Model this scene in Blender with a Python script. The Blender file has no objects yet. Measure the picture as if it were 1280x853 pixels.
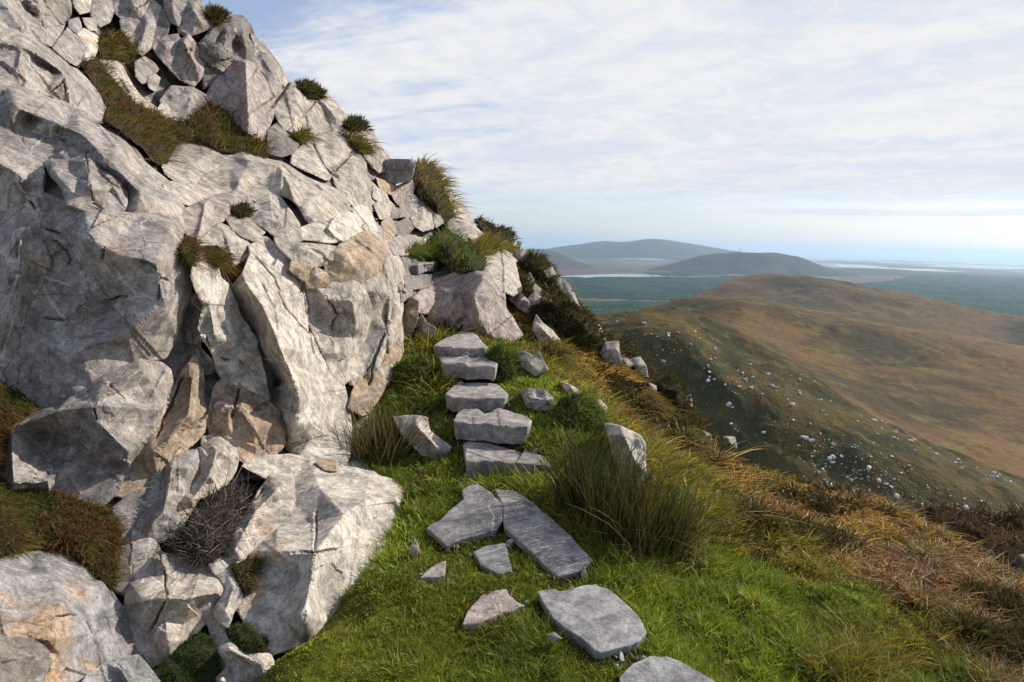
import bpy, bmesh, math, random
import numpy as np
from mathutils import Vector, Matrix
from mathutils.geometry import delaunay_2d_cdt

# ------------------------------------------------------------------ camera, sky, sun, exposure
SC = bpy.context.scene
COL = SC.collection
PITCH, ROLL, FPX = math.radians(8.35), math.radians(1.7), 853.0
_f = np.array([0, math.cos(PITCH), -math.sin(PITCH)]); _u0 = np.array([0, math.sin(PITCH), math.cos(PITCH)]); _r0 = np.array([1.0, 0, 0])
CR = math.cos(ROLL) * _r0 + math.sin(ROLL) * _u0
CU = -math.sin(ROLL) * _r0 + math.cos(ROLL) * _u0
cam_d = bpy.data.cameras.new('camera'); cam = bpy.data.objects.new('camera', cam_d); COL.objects.link(cam)
cam_d.sensor_width = 36; cam_d.lens = 36 * FPX / 1280; cam_d.clip_start = 0.05; cam_d.clip_end = 200000
m = Matrix.Identity(4)
for i in range(3):
    m[i][0] = CR[i]; m[i][1] = CU[i]; m[i][2] = -_f[i]
cam.matrix_world = m
SC.camera = cam
SUN_EL, SUN_AZ = math.radians(31), math.radians(62)          # azimuth measured from the view direction (+Y) towards +X
sd = Vector((math.sin(SUN_AZ) * math.cos(SUN_EL), math.cos(SUN_AZ) * math.cos(SUN_EL), math.sin(SUN_EL)))
sun_d = bpy.data.lights.new('sun', 'SUN'); sun = bpy.data.objects.new('sun', sun_d); COL.objects.link(sun)
sun_d.energy = 4.2; sun_d.angle = math.radians(0.6); sun_d.color = (1.0, 0.925, 0.83)
sun.rotation_euler = (-sd).to_track_quat('-Z', 'Y').to_euler()
sun.location = (30, 10, 40)

class NT:
    """tiny node-tree helper"""
    def __init__(self, nt): self.nt = nt; nt.nodes.clear()
    def n(self, typ, **kw):
        nd = self.nt.nodes.new(typ)
        for k, v in kw.items():
            if k.startswith('i_'):
                key = k[2:]; key = int(key) if key.isdigit() else key.replace('_', ' ')
                if isinstance(v, tuple) and len(v) == 2 and hasattr(v[0], 'outputs'): self.nt.links.new(v[0].outputs[v[1]], nd.inputs[key])
                elif hasattr(v, 'outputs'): self.nt.links.new(v.outputs[0], nd.inputs[key])
                else: nd.inputs[key].default_value = v
            else: setattr(nd, k, v)
        return nd
    def math(self, op, a, b=0.0, c=0.0, clamp=False):
        nd = self.nt.nodes.new('ShaderNodeMath'); nd.operation = op; nd.use_clamp = clamp
        for i, v in enumerate((a, b, c)):
            if isinstance(v, tuple): self.nt.links.new(v[0].outputs[v[1]], nd.inputs[i])
            elif hasattr(v, 'outputs'): self.nt.links.new(v.outputs[0], nd.inputs[i])
            else: nd.inputs[i].default_value = v
        return nd
    def mix(self, fac, a, b, blend='MIX'):
        nd = self.nt.nodes.new('ShaderNodeMix'); nd.data_type = 'RGBA'; nd.blend_type = blend
        for i, v in ((0, fac), (6, a), (7, b)):
            if isinstance(v, tuple) and hasattr(v[0], 'outputs'): self.nt.links.new(v[0].outputs[v[1]], nd.inputs[i])
            elif hasattr(v, 'outputs'): self.nt.links.new(v.outputs[2 if v.bl_idname == 'ShaderNodeMix' else 0], nd.inputs[i])
            else: nd.inputs[i].default_value = (*v, 1) if isinstance(v, tuple) and len(v) == 3 else v
        return nd
    def ramp(self, v, p0, p1, c0=0.0, c1=1.0):
        nd = self.nt.nodes.new('ShaderNodeMapRange'); nd.clamp = True; nd.interpolation_type = 'SMOOTHSTEP'
        if isinstance(v, tuple): self.nt.links.new(v[0].outputs[v[1]], nd.inputs[0])
        else: self.nt.links.new(v.outputs[0], nd.inputs[0])
        for i, x in enumerate((p0, p1, c0, c1)): nd.inputs[i + 1].default_value = x
        return nd
    def noise(self, vec, scale, detail=6, rough=0.55, dist=0.0):
        return self.n('ShaderNodeTexNoise', i_Vector=vec, i_Scale=scale, i_Detail=detail, i_Roughness=rough, i_Distortion=dist)
    def link(self, a, ao, b, bi): self.nt.links.new(a.outputs[ao], b.inputs[bi])

W = bpy.data.worlds.new('World'); SC.world = W; W.use_nodes = True
t = NT(W.node_tree)
tc = t.n('ShaderNodeTexCoord')
sky = t.n('ShaderNodeTexSky'); sky.sky_type = 'NISHITA'; sky.sun_disc = False
sky.sun_elevation = SUN_EL; sky.sun_rotation = SUN_AZ; sky.altitude = 400; sky.air_density = 1.0; sky.dust_density = 1.2; sky.ozone_density = 1.5
sep = t.n('ShaderNodeSeparateXYZ', i_Vector=(tc, 'Generated'))
zc = t.math('MAXIMUM', (sep, 2), 0.0)
zz = t.math('ADD', zc, 0.09)
pv = t.n('ShaderNodeCombineXYZ', i_X=t.math('DIVIDE', (sep, 0), zz), i_Y=t.math('DIVIDE', (sep, 1), zz), i_Z=0.0)
mr = t.n('ShaderNodeMapping', i_Vector=pv); mr.inputs['Rotation'].default_value = (0, 0, math.radians(38))
mp = t.n('ShaderNodeMapping', i_Vector=mr); mp.inputs['Scale'].default_value = (0.62, 1.4, 1); mp.inputs['Location'].default_value = (3.1, 1.35, 0)
n1 = t.noise(mp, 1.15, 11, 0.64, 0.7)
n3 = t.noise(mr, 5.5, 8, 0.62, 0.8)
n2 = t.noise(pv, 0.34, 4, 0.5)
cl = t.math('ADD', t.math('MULTIPLY', n1, 0.85), t.math('MULTIPLY', n2, 0.32))
bias = t.math('ADD', t.math('MULTIPLY', (sep, 0), 0.30), t.math('MULTIPLY', t.math('SUBTRACT', (sep, 1), 0.75), 0.42))                         # high cloud thickens towards the sun, thinned behind the view to cut fill light
lowb = t.ramp(zc, 0.16, 0.36, 0.10, 0.0)
cl = t.math('ADD', t.math('ADD', cl, bias), lowb); cl = t.math('ADD', cl, t.math('MULTIPLY', t.math('SUBTRACT', n3, 0.5), 0.11))
cov = t.ramp(cl, 0.50, 0.72, 0.30, 1.0)
thin = t.ramp(zc, 0.025, 0.085, 0.0, 1.0)                         # a clear band lies under the cloud deck
cov = t.math('MAXIMUM', t.math('MULTIPLY', cov, thin), t.ramp(zc, 0.08, 0.2, 0.45, 0.0))
# a long thin bank low over the horizon
mb = t.n('ShaderNodeMapping', i_Vector=(tc, 'Generated')); mb.inputs['Scale'].default_value = (3.0, 3.0, 60.0)
nb = t.noise(mb, 1.0, 5, 0.5)
zw = t.math('ADD', (sep, 2), t.math('MULTIPLY', t.math('SUBTRACT', nb, 0.5), 0.018))
zw = t.math('ADD', zw, t.math('MULTIPLY', (sep, 0), -0.012))
bank = t.math('MULTIPLY', t.ramp(zw, 0.036, 0.043), t.ramp(zw, 0.047, 0.060, 1.0, 0.0))
bank = t.math('MULTIPLY', bank, t.ramp(nb, 0.34, 0.56, 0.25, 0.85))
cov = t.math('MAXIMUM', cov, bank)
ccol = t.mix(t.ramp(t.math('ADD', t.math('MULTIPLY', n1, 0.6), t.math('MULTIPLY', n3, 0.4)), 0.36, 0.62), (5.6, 6.0, 6.8), (7.1, 7.05, 7.05))
skyb = t.mix(1.0, sky, (0.93, 1.0, 1.2), 'MULTIPLY')
mixc = t.mix(cov, skyb, ccol)
bg = t.n('ShaderNodeBackground', i_Strength=0.092)
t.link(mixc, 2, bg, 'Color')
wo = t.n('ShaderNodeOutputWorld'); t.link(bg, 0, wo, 'Surface')

SC.view_settings.view_transform = 'Standard'; SC.view_settings.look = 'None'
SC.view_settings.exposure = 0.46; SC.view_settings.gamma = 1.0; SC.view_settings.use_curve_mapping = False
SC.render.engine = 'CYCLES'
SC.cycles.use_denoising = True
SC.cycles.max_bounces = 6; SC.cycles.volume_bounces = 0; SC.cycles.transparent_max_bounces = 8
SC.cycles.sample_clamp_indirect = 4.0

random.seed(7); RNG = np.random.default_rng(7)

# ------------------------------------------------------------------ numeric helpers
def rays(px, py):
    """direction through a photograph position, scaled to y = 1"""
    px = np.asarray(px, float); py = np.asarray(py, float)
    a = (px - 640) / FPX; b = (426.5 - py) / FPX
    d = _f + a[..., None] * CR + b[..., None] * CU
    return d / d[..., 1:2]
def P(px, py, D): return rays(px, py) * np.asarray(D, float)[..., None]
def proj(p):
    z = p @ _f
    return 640 + FPX * (p @ CR) / z, 426.5 - FPX * (p @ CU) / z

def _h(ix, iy, iz, s):
    n = (ix.astype(np.int64) * 374761393 + iy.astype(np.int64) * 668265263 + iz.astype(np.int64) * 2147483647 + s * 1274126177) & 0xffffffff
    n = ((n ^ (n >> 13)) * 1274126177) & 0xffffffff
    n = ((n ^ (n >> 16)) * 2246822519) & 0xffffffff
    return ((n ^ (n >> 15)) & 0xffffff) / float(0xffffff)
def vnoise(p, s=0):
    f = np.floor(p); r = p - f; r = r * r * r * (r * (r * 6 - 15) + 10); i = f.astype(np.int64)
    o = 0
    for dx in (0, 1):
        wx = r[:, 0] if dx else 1 - r[:, 0]
        for dy in (0, 1):
            wy = r[:, 1] if dy else 1 - r[:, 1]
            for dz in (0, 1):
                wz = r[:, 2] if dz else 1 - r[:, 2]
                o = o + wx * wy * wz * _h(i[:, 0] + dx, i[:, 1] + dy, i[:, 2] + dz, s)
    return o * 2 - 1
def fbm(p, oct=4, s=0, g=0.5):
    o = 0; a = 1.0; tot = 0
    for k in range(oct):
        o = o + a * vnoise(p * (2.03 ** k) + 17.3 * k, s + k); tot += a; a *= g
    return o / tot
def chips(p, s=0):
    """broken-rock facets: every jittered cell carries a tilted plane; also the distance to the cell border"""
    q = p - 0.5; f = np.floor(q).astype(np.int64)
    b1 = np.full(len(p), 9.0); b2 = np.full(len(p), 9.0); val = np.zeros(len(p))
    for dx in (0, 1):
        for dy in (0, 1):
            for dz in (0, 1):
                i = f + np.array([dx, dy, dz])
                c = np.stack([_h(i[:, 0], i[:, 1], i[:, 2], s + k) for k in range(3)], 1)
                d = p - (i + 0.15 + 0.7 * c); dd = (d * d).sum(1)
                tl = np.stack([_h(i[:, 0], i[:, 1], i[:, 2], s + 5 + k) for k in range(3)], 1) - 0.5
                v = (d * tl).sum(1) * 1.6 + (_h(i[:, 0], i[:, 1], i[:, 2], s + 9) - 0.5) * 0.9
                near = dd < b1
                b2 = np.where(near, b1, np.minimum(b2, dd)); val = np.where(near, v, val); b1 = np.where(near, dd, b1)
    return val, np.sqrt(b2) - np.sqrt(b1)

class TPS:
    def __init__(self, xy, v, lam=1e-3):
        self.c = np.asarray(xy, float); n = len(self.c)
        K = self.k(self.c, self.c) + lam * np.eye(n); Q = np.c_[np.ones(n), self.c]
        A = np.block([[K, Q], [Q.T, np.zeros((3, 3))]])
        self.w = np.linalg.solve(A, np.r_[np.asarray(v, float), 0, 0, 0])
    def k(self, a, b):
        d = ((a[:, None] - b[None]) ** 2).sum(2)
        return 0.5 * d * np.log(d + 1e-12)
    def __call__(self, xy):
        xy = np.asarray(xy, float).reshape(-1, 2); o = []
        for k in range(0, len(xy), 40000):
            c = xy[k:k + 40000]; o.append(self.k(c, self.c) @ self.w[:-3] + np.c_[np.ones(len(c)), c] @ self.w[-3:])
        return np.concatenate(o)

def inpoly(x, y, poly):
    x = np.asarray(x); y = np.asarray(y); r = np.zeros(x.shape, bool); n = len(poly)
    for i in range(n):
        x0, y0 = poly[i][:2]; x1, y1 = poly[(i + 1) % n][:2]
        if y0 == y1: continue
        c = ((y0 > y) != (y1 > y)) & (x < (x1 - x0) * (y - y0) / (y1 - y0) + x0)
        r ^= c
    return r

def mesh_np(name, verts, faces_sizes, loops, smooth=True):
    me = bpy.data.meshes.new(name)
    me.vertices.add(len(verts)); me.vertices.foreach_set('co', np.ascontiguousarray(verts, np.float32).ravel())
    me.loops.add(len(loops)); me.loops.foreach_set('vertex_index', np.ascontiguousarray(loops, np.int32))
    st = np.r_[0, np.cumsum(faces_sizes)[:-1]].astype(np.int32)
    me.polygons.add(len(faces_sizes)); me.polygons.foreach_set('loop_start', st)
    me.polygons.foreach_set('use_smooth', np.full(len(faces_sizes), smooth))
    me.update(calc_edges=True); me.validate()
    return me
def grid_mesh(name, V):
    """V: (rows, cols, 3)"""
    r, c, _ = V.shape; i = np.arange(r * c).reshape(r, c)
    q = np.stack([i[:-1, :-1], i[:-1, 1:], i[1:, 1:], i[1:, :-1]], -1).reshape(-1, 4)
    return mesh_np(name, V.reshape(-1, 3), np.full(len(q), 4), q.ravel())
def link(name, me, mat, parent=None):
    o = bpy.data.objects.new(name, me); COL.objects.link(o)
    if mat: me.materials.append(mat)
    if parent: o.parent = parent
    return o
def tag(o, label=None, cat=None, group=None, kind=None):
    if label: o['label'] = label
    if cat: o['category'] = cat
    if group: o['group'] = group
    if kind: o['kind'] = kind
    return o
def rebase(me, base):
    n = len(me.vertices); co = np.empty(n * 3, np.float32); me.vertices.foreach_get('co', co)
    me.vertices.foreach_set('co', (co.reshape(-1, 3) - np.asarray(base, np.float32)).ravel()); me.update()
def set_tint(me, col):
    a = me.attributes.new('tint', 'FLOAT_COLOR', 'POINT')
    a.data.foreach_set('color', np.c_[col, np.ones(len(col))].astype(np.float32).ravel())

# ------------------------------------------------------------------ materials
def mat(name):
    mt = bpy.data.materials.new(name); mt.use_nodes = True
    return mt, NT(mt.node_tree)
def finish(t, col, rough=0.9, bump=None, bstr=0.4, bdist=0.01, spec=0.25):
    b = t.n('ShaderNodeBsdfPrincipled', i_Roughness=rough if not hasattr(rough, 'outputs') else rough)
    b.inputs['Specular IOR Level'].default_value = spec
    if hasattr(col, 'outputs'): t.link(col, 2 if col.bl_idname == 'ShaderNodeMix' else 0, b, 'Base Color')
    else: b.inputs['Base Color'].default_value = (*col, 1)
    if bump is not None:
        bp = t.n('ShaderNodeBump', i_Strength=bstr, i_Distance=bdist, i_Height=bump); t.link(bp, 0, b, 'Normal')
    o = t.n('ShaderNodeOutputMaterial'); t.link(b, 0, o, 'Surface')
    return b
def make_rock_mat(name, stain=0.5, lichen=0.5, crack=1.0):
    mt, t = mat(name)
    g = t.n('ShaderNodeNewGeometry'); oi = t.n('ShaderNodeObjectInfo')
    pos = (g, 'Position')
    off = t.n('ShaderNodeVectorMath', operation='ADD'); t.link(g, 'Position', off, 0)
    rv = t.n('ShaderNodeCombineXYZ', i_X=t.math('MULTIPLY', (oi, 'Random'), 13.0), i_Y=t.math('MULTIPLY', (oi, 'Random'), 7.0), i_Z=0.0); t.link(rv, 0, off, 1)
    st = t.n('ShaderNodeMapping', i_Vector=off); st.inputs['Rotation'].default_value = (0.5, 0.75, 0.2); st.inputs['Scale'].default_value = (1, 1, 1.3)
    big = t.noise(off, 1.7, 5, 0.6, 0.4); mid = t.noise(off, 12, 6, 0.66, 0.1); fine = t.noise(off, 42, 4, 0.65); strat = t.noise(off, 5.5, 7, 0.62, 0.2)
    c = t.mix(t.ramp(mid, 0.34, 0.66), (0.60, 0.59, 0.58), (1.18, 1.17, 1.15))
    c = t.mix(t.ramp(strat, 0.36, 0.64), c, t.mix(1.0, c, (1.12, 1.11, 1.08), 'MULTIPLY'))
    c = t.mix(t.ramp(big, 0.36, 0.62), t.mix(1.0, c, (0.74, 0.72, 0.70), 'MULTIPLY'), c)
    c = t.mix(1.0, c, (oi, 'Color'), 'MULTIPLY')
    # grey and white lichen crusts, iron staining, dark weathered skin
    lm = t.math('MULTIPLY', t.ramp(t.noise(off, 4.6, 7, 0.68, 0.3), 0.51, 0.58), 0.6 * lichen)
    c = t.mix(lm, c, (0.13, 0.122, 0.115))
    lw = t.math('MULTIPLY', t.ramp(t.noise(off, 17, 4, 0.6, 0.2), 0.58, 0.65), 0.55 * lichen); c = t.mix(lw, c, (0.60, 0.60, 0.57))
    ld = t.math('MULTIPLY', t.ramp(t.noise(off, 13, 4, 0.6, 0.4), 0.60, 0.67), 0.5); c = t.mix(ld, c, (0.13, 0.125, 0.12))
    sm = t.math('MULTIPLY', t.ramp(t.math('ADD', t.math('MULTIPLY', big, 0.62), t.math('MULTIPLY', strat, 0.42)), 0.56, 0.67), 0.75 * stain)
    c = t.mix(sm, c, t.mix(t.ramp(fine, 0.3, 0.7), (0.30, 0.17, 0.075), (0.46, 0.31, 0.17)))
    c = t.mix(t.ramp(fine, 0.36, 0.62), t.mix(1.0, c, (0.76, 0.75, 0.74), 'MULTIPLY'), t.mix(1.0, c, (1.13, 1.13, 1.12), 'MULTIPLY'))
    vv = t.n('ShaderNodeTexVoronoi', feature='DISTANCE_TO_EDGE', i_Scale=1.7); vo = t.n('ShaderNodeVectorMath', operation='ADD'); t.link(off, 0, vo, 0); vs_ = t.n('ShaderNodeVectorMath', operation='SCALE'); vs_.inputs['Scale'].default_value = 0.22; t.link(t.noise(off, 2.2, 4, 0.55), 1, vs_, 0); t.link(vs_, 0, vo, 1); t.link(vo, 0, vv, 'Vector')
    vq = t.math('MULTIPLY', t.ramp((vv, 'Distance'), 0.0, 0.012, 1.0, 0.0), t.math('MULTIPLY', t.ramp(t.noise(off, 3.7, 3), 0.5, 0.6), 0.7)); c = t.mix(vq, c, (0.62, 0.59, 0.54))
    sp = t.math('MULTIPLY', t.ramp(fine, 0.56, 0.72), 0.55); c = t.mix(sp, c, (0.10, 0.095, 0.09))
    # hairline joints
    wv = t.n('ShaderNodeTexVoronoi', feature='DISTANCE_TO_EDGE', i_Scale=1.3)
    wd = t.n('ShaderNodeVectorMath', operation='ADD'); t.link(st, 0, wd, 0)
    wn = t.n('ShaderNodeVectorMath', operation='SCALE'); wn.inputs['Scale'].default_value = 0.35; t.link(t.noise(off, 3, 5, 0.6), 1, wn, 0); t.link(wn, 0, wd, 1); t.link(wd, 0, wv, 'Vector')
    jm = t.ramp((wv, 'Distance'), 0.0, 0.010, 1.0, 0.0)
    jm = t.math('MULTIPLY', jm, t.math('MULTIPLY', t.ramp(t.noise(off, 2.3, 3), 0.45, 0.62), 0.45 * crack))
    c = t.mix(jm, c, (0.05, 0.045, 0.04))
    vf = t.noise(off, 110, 2, 0.5)
    c = t.mix(t.ramp(vf, 0.3, 0.7), t.mix(1.0, c, (0.86, 0.86, 0.86), 'MULTIPLY'), t.mix(1.0, c, (1.08, 1.08, 1.08), 'MULTIPLY'))
    hb = t.math('ADD', t.math('MULTIPLY', mid, 0.8), t.math('MULTIPLY', fine, 0.6)); hb = t.math('ADD', hb, t.math('MULTIPLY', vf, 0.25)); hb = t.math('ADD', hb, t.math('MULTIPLY', strat, 0.25)); hb = t.math('SUBTRACT', hb, t.math('MULTIPLY', jm, 0.9))
    finish(t, c, 0.88, hb, 0.6, 0.008, 0.12)
    return mt
ROCK = make_rock_mat('quartzite')
ROCKS = make_rock_mat('quartzite_stained', 1.0, 0.5)
SLATE = make_rock_mat('path_stone', 0.12, 0.25, 0.5)

def soil_mat():
    mt, t = mat('peat_soil'); g = t.n('ShaderNodeNewGeometry')
    n = t.noise((g, 'Position'), 9, 8, 0.7)
    c = t.mix(t.ramp(n, 0.35, 0.65), (0.012, 0.009, 0.006), (0.05, 0.034, 0.02))
    finish(t, c, 0.95, n, 0.8, 0.03); return mt
SOIL = soil_mat()
def core_mat():
    mt, t = mat('cliff_bedrock'); g = t.n('ShaderNodeNewGeometry')
    n = t.noise((g, 'Position'), 5, 9, 0.7, 0.4)
    c = t.mix(t.ramp(n, 0.38, 0.58), (0.10, 0.09, 0.08), (0.30, 0.27, 0.245))
    finish(t, c, 0.95, n, 0.9, 0.06); return mt
CORE = core_mat()
def turf_mat():
    mt, t = mat('turf_ground'); g = t.n('ShaderNodeNewGeometry'); a = t.n('ShaderNodeAttribute', attribute_name='tint')
    n = t.noise((g, 'Position'), 22, 8, 0.75); n2 = t.noise((g, 'Position'), 4, 5, 0.6)
    c = t.mix(t.ramp(n, 0.35, 0.68), (0.40, 0.34, 0.30), (1.0, 1.0, 1.0))
    c = t.mix(1.0, c, (a, 'Color'), 'MULTIPLY')
    c = t.mix(t.ramp(n2, 0.60, 0.72, 0, 0.6), c, (0.03, 0.02, 0.012))
    finish(t, c, 0.95, n, 1.0, 0.04, 0.1); return mt
TURF = turf_mat()
def blade_mat(name, trans=0.35, rough=0.55):
    mt, t = mat(name); a = t.n('ShaderNodeAttribute', attribute_name='tint')
    b = t.n('ShaderNodeBsdfPrincipled', i_Roughness=rough); b.inputs['Specular IOR Level'].default_value = 0.25; t.link(a, 'Color', b, 'Base Color')
    tr = t.n('ShaderNodeBsdfTranslucent'); t.link(a, 'Color', tr, 'Color')
    mx = t.n('ShaderNodeMixShader', i_Fac=trans); t.link(b, 0, mx, 1); t.link(tr, 0, mx, 2)
    o = t.n('ShaderNodeOutputMaterial'); t.link(mx, 0, o, 'Surface'); return mt
BLADE = blade_mat('grass_blades')

# ------------------------------------------------------------------ the far country: plain, sea, lake, forests, hills
SEA = -350.0
def land_mat(name, cols, s, bump=0.5, bd=2.0, aniso=1.0):
    mt, t = mat(name); g = t.n('ShaderNodeNewGeometry')
    mp = t.n('ShaderNodeMapping', i_Vector=(g, 'Position')); mp.inputs['Scale'].default_value = (1, aniso, 1); mp.inputs['Rotation'].default_value = (0, 0, 0.5)
    a = t.noise(mp, 1 / s, 8, 0.62, 0.6); b = t.noise(mp, 5.5 / s, 8, 0.7, 0.4); d = t.noise(mp, 34 / s, 6, 0.7)
    c = t.mix(t.ramp(a, 0.40, 0.60), cols[0], cols[1])
    c = t.mix(t.ramp(b, 0.50, 0.66, 0, 0.85), c, cols[2])
    c = t.mix(t.ramp(d, 0.46, 0.68, 0, 0.6), c, cols[3])
    h = t.math('ADD', b, t.math('MULTIPLY', d, 0.5))
    finish(t, c, 0.95, h, bump, bd, 0.1); return mt
M_NEAR = land_mat('rocky_moor', ((0.095, 0.072, 0.017), (0.036, 0.037, 0.011), (0.16, 0.095, 0.018), (0.018, 0.018, 0.007)), 60, 0.9, 1.6)
M_MOOR = land_mat('brown_moor', ((0.175, 0.092, 0.030), (0.062, 0.046, 0.016), (0.18, 0.135, 0.024), (0.024, 0.018, 0.009)), 330, 0.8, 5, 1.8)
M_HILL = land_mat('heather_hill', ((0.070, 0.045, 0.034), (0.024, 0.026, 0.022), (0.095, 0.062, 0.040), (0.012, 0.014, 0.014)), 600, 0.8, 12)
M_FAR = land_mat('far_mountain', ((0.045, 0.042, 0.035), (0.035, 0.038, 0.03), (0.06, 0.05, 0.04), (0.03, 0.03, 0.03)), 2500, 0.6, 40)
M_PLAIN = land_mat('bog_plain', ((0.125, 0.070, 0.050), (0.050, 0.042, 0.028), (0.085, 0.080, 0.030), (0.20, 0.15, 0.11)), 1100, 0.3, 4, 2.2)
def water_mat():
    mt, t = mat('lake_and_sea_water')
    b = t.n('ShaderNodeBsdfPrincipled', i_Roughness=0.09); b.inputs['Base Color'].default_value = (0.03, 0.05, 0.07, 1); b.inputs['Specular IOR Level'].default_value = 0.6; b.inputs['IOR'].default_value = 1.5
    o = t.n('ShaderNodeOutputMaterial'); t.link(b, 0, o, 'Surface'); return mt
M_WATER = water_mat()
def forest_mat():
    mt, t = mat('conifer_canopy'); g = t.n('ShaderNodeNewGeometry')
    a = t.noise((g, 'Position'), 1 / 380, 4, 0.6, 0.8); b = t.noise((g, 'Position'), 1 / 30, 4, 0.7)
    c = t.mix(t.ramp(a, 0.44, 0.58), (0.009, 0.038, 0.026), (0.03, 0.085, 0.032)); c = t.mix(t.ramp(b, 0.35, 0.7), t.mix(1.0, c, (0.5, 0.5, 0.5), 'MULTIPLY'), c)
    finish(t, c, 1.0, None, spec=0.05); return mt
M_FOREST = forest_mat()

def cr(a, n):
    """Catmull-Rom across the first axis, n steps a gap"""
    out = []; k = len(a)
    for i in range(k - 1):
        p0, p1, p2, p3 = a[max(i - 1, 0)], a[i], a[i + 1], a[min(i + 2, k - 1)]
        for s in np.arange(n) / n:
            out.append(0.5 * (2 * p1 + (p2 - p0) * s + (2 * p0 - 5 * p1 + 4 * p2 - p3) * s * s + (3 * p1 - p0 - 3 * p2 + p3) * s ** 3))
    out.append(a[-1]); return np.array(out)
def loft(name, rows, mt, x0, x1, ncol, step, amp, scale, back=(1.1, 0.5), linear=False, seed=0, front=None):
    xs = np.linspace(x0, x1, ncol); R = []
    for row in rows:
        r = np.array(row, float); k = np.ones(9) / 9
        py = np.interp(xs, r[:, 0], r[:, 1]); D = np.interp(xs, r[:, 0], r[:, 2])
        w = max(3, ncol // 60) | 1; ker = np.hanning(w + 2)[1:-1]; ker /= ker.sum()
        py = np.convolve(np.pad(py, w // 2, mode='edge'), ker, 'valid'); D = np.convolve(np.pad(D, w // 2, mode='edge'), ker, 'valid')
        R.append(P(xs, py, D))
    R = np.array(R)
    top = R[0]; b1 = top * np.array([1, 1, 1]) * 1.0; b1 = top + (top * (back[0] - 1)) * np.array([1, 1, 0]); b1[:, 2] -= back[1] * 0.35; b2 = top + (top * (back[0] - 1) * 3) * np.array([1, 1, 0]); b2[:, 2] -= back[1] * 1.6
    V = cr(np.concatenate([b2[None], b1[None], R]), step) if not linear else R
    if front is not None: V = np.concatenate([V, (V[-1] * np.array([front, front, 1]) - np.array([0, 0, back[1]]))[None]])
    q = V.reshape(-1, 3).copy(); dz = fbm(np.c_[q[:, :2] / scale, np.full(len(q), seed * 3.1)], 7, seed, 0.55) * amp
    q[:, 2] += dz; V = q.reshape(V.shape)
    o = link(name, grid_mesh(name, V), mt); tag(o, kind='structure'); return o, V

# sea and the low plain
def sheet(name, z, mt, y0, y1, half):
    me = mesh_np(name, np.array([[-half, y0, z], [half, y0, z], [half, y1, z], [-half, y1, z]], float), np.array([4]), np.arange(4)); o = link(name, me, mt); tag(o, kind='structure'); return o
sheet('sea', SEA - 3, M_WATER, 500, 68000, 66000)
xs = np.linspace(-700, 1750, 560); ys = np.exp(np.linspace(math.log(900), math.log(64000), 560))
G = np.zeros((len(ys), len(xs), 3)); ray_x = (xs - 640) / FPX
G[..., 0] = ray_x[None] * ys[:, None]; G[..., 1] = ys[:, None]
q = G.reshape(-1, 3); d = np.hypot(q[:, 0], q[:, 1])
far = np.clip((q[:, 1] - 9000) / 7000, 0, 1); coast = np.clip((q[:, 1] - 21000) / 13000, 0, 1)
hh = fbm(np.c_[q[:, 0] / 1700, q[:, 1] / 1100, np.zeros(len(q))], 6, 3) * (2 + 15 * far) + 0.9 + 2.5 * (1 - far) - 11 * coast ** 1.3 - 1.9 * far
q[:, 2] = SEA + hh - 1.5
o = link('plain', grid_mesh('plain', G), M_PLAIN); tag(o, kind='structure')

def on_plane(px, py, z):
    r = rays(px, py); return r * (z / r[..., 2])[..., None]
def smooth_poly(pts, n=6, j=0.0, seed=1):
    r = np.random.default_rng(seed); out = []
    for i in range(len(pts)):
        a = np.array(pts[i][:2], float); b = np.array(pts[(i + 1) % len(pts)][:2], float)
        for s in np.arange(n) / n: out.append(a + (b - a) * s + r.normal(0, j, 2) * (s > 0))
    return out
lk = smooth_poly([(640, 347), (700, 345.3), (730, 344), (765, 342.6), (800, 342.6), (826, 343.8), (846, 345.2), (850, 346.4), (838, 347.2), (829, 348.2), (815, 346.6), (790, 346.6), (750, 346.4), (700, 348.4), (640, 349)], 4, 0.12)
lp = on_plane(np.array([p[0] for p in lk]), np.array([p[1] for p in lk]), SEA + 6.0)
lp2 = lp.copy(); lp2[:, 2] -= 12; n = len(lp)
lm = mesh_np('lake', np.concatenate([lp, lp2]), np.r_[n, np.full(n, 4)], np.r_[np.arange(n), np.concatenate([[i, i + n, (i + 1) % n + n, (i + 1) % n] for i in range(n)])], False)
tag(link('lake', lm, M_WATER), kind='structure')

def forest(poly, cell, hgt, seed):
    pts = smooth_poly(poly, 5, 0.5, seed)
    w = on_plane(np.array([p[0] for p in pts]), np.array([p[1] for p in pts]), SEA)
    x = np.arange(w[:, 0].min() - cell, w[:, 0].max() + cell, cell); y = np.arange(w[:, 1].min() - cell, w[:, 1].max() + cell, cell * 1.3)
    X, Y = np.meshgrid(x, y); r = np.random.default_rng(seed)
    X = X + r.uniform(-.4, .4, X.shape) * cell; Y = Y + r.uniform(-.4, .4, X.shape) * cell
    ins = inpoly(X, Y, w)
    Z = SEA + hgt * (0.55 + 0.45 * r.random(X.shape)) + 10 * fbm(np.c_[X.ravel() / 400, Y.ravel() / 400, np.zeros(X.size)], 4, seed).reshape(X.shape)
    Z = np.where(ins, Z, SEA - 2)
    i = np.arange(X.size).reshape(X.shape); k = ins[:-1, :-1] | ins[1:, 1:] | ins[1:, :-1] | ins[:-1, 1:]
    qd = np.stack([i[:-1, :-1], i[:-1, 1:], i[1:, 1:], i[1:, :-1]], -1)[k]
    me = mesh_np('conifer_forest', np.stack([X, Y, Z], -1).reshape(-1, 3), np.full(len(qd), 4), qd.ravel(), False)
    return link('conifer_forest', me, M_FOREST)
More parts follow.
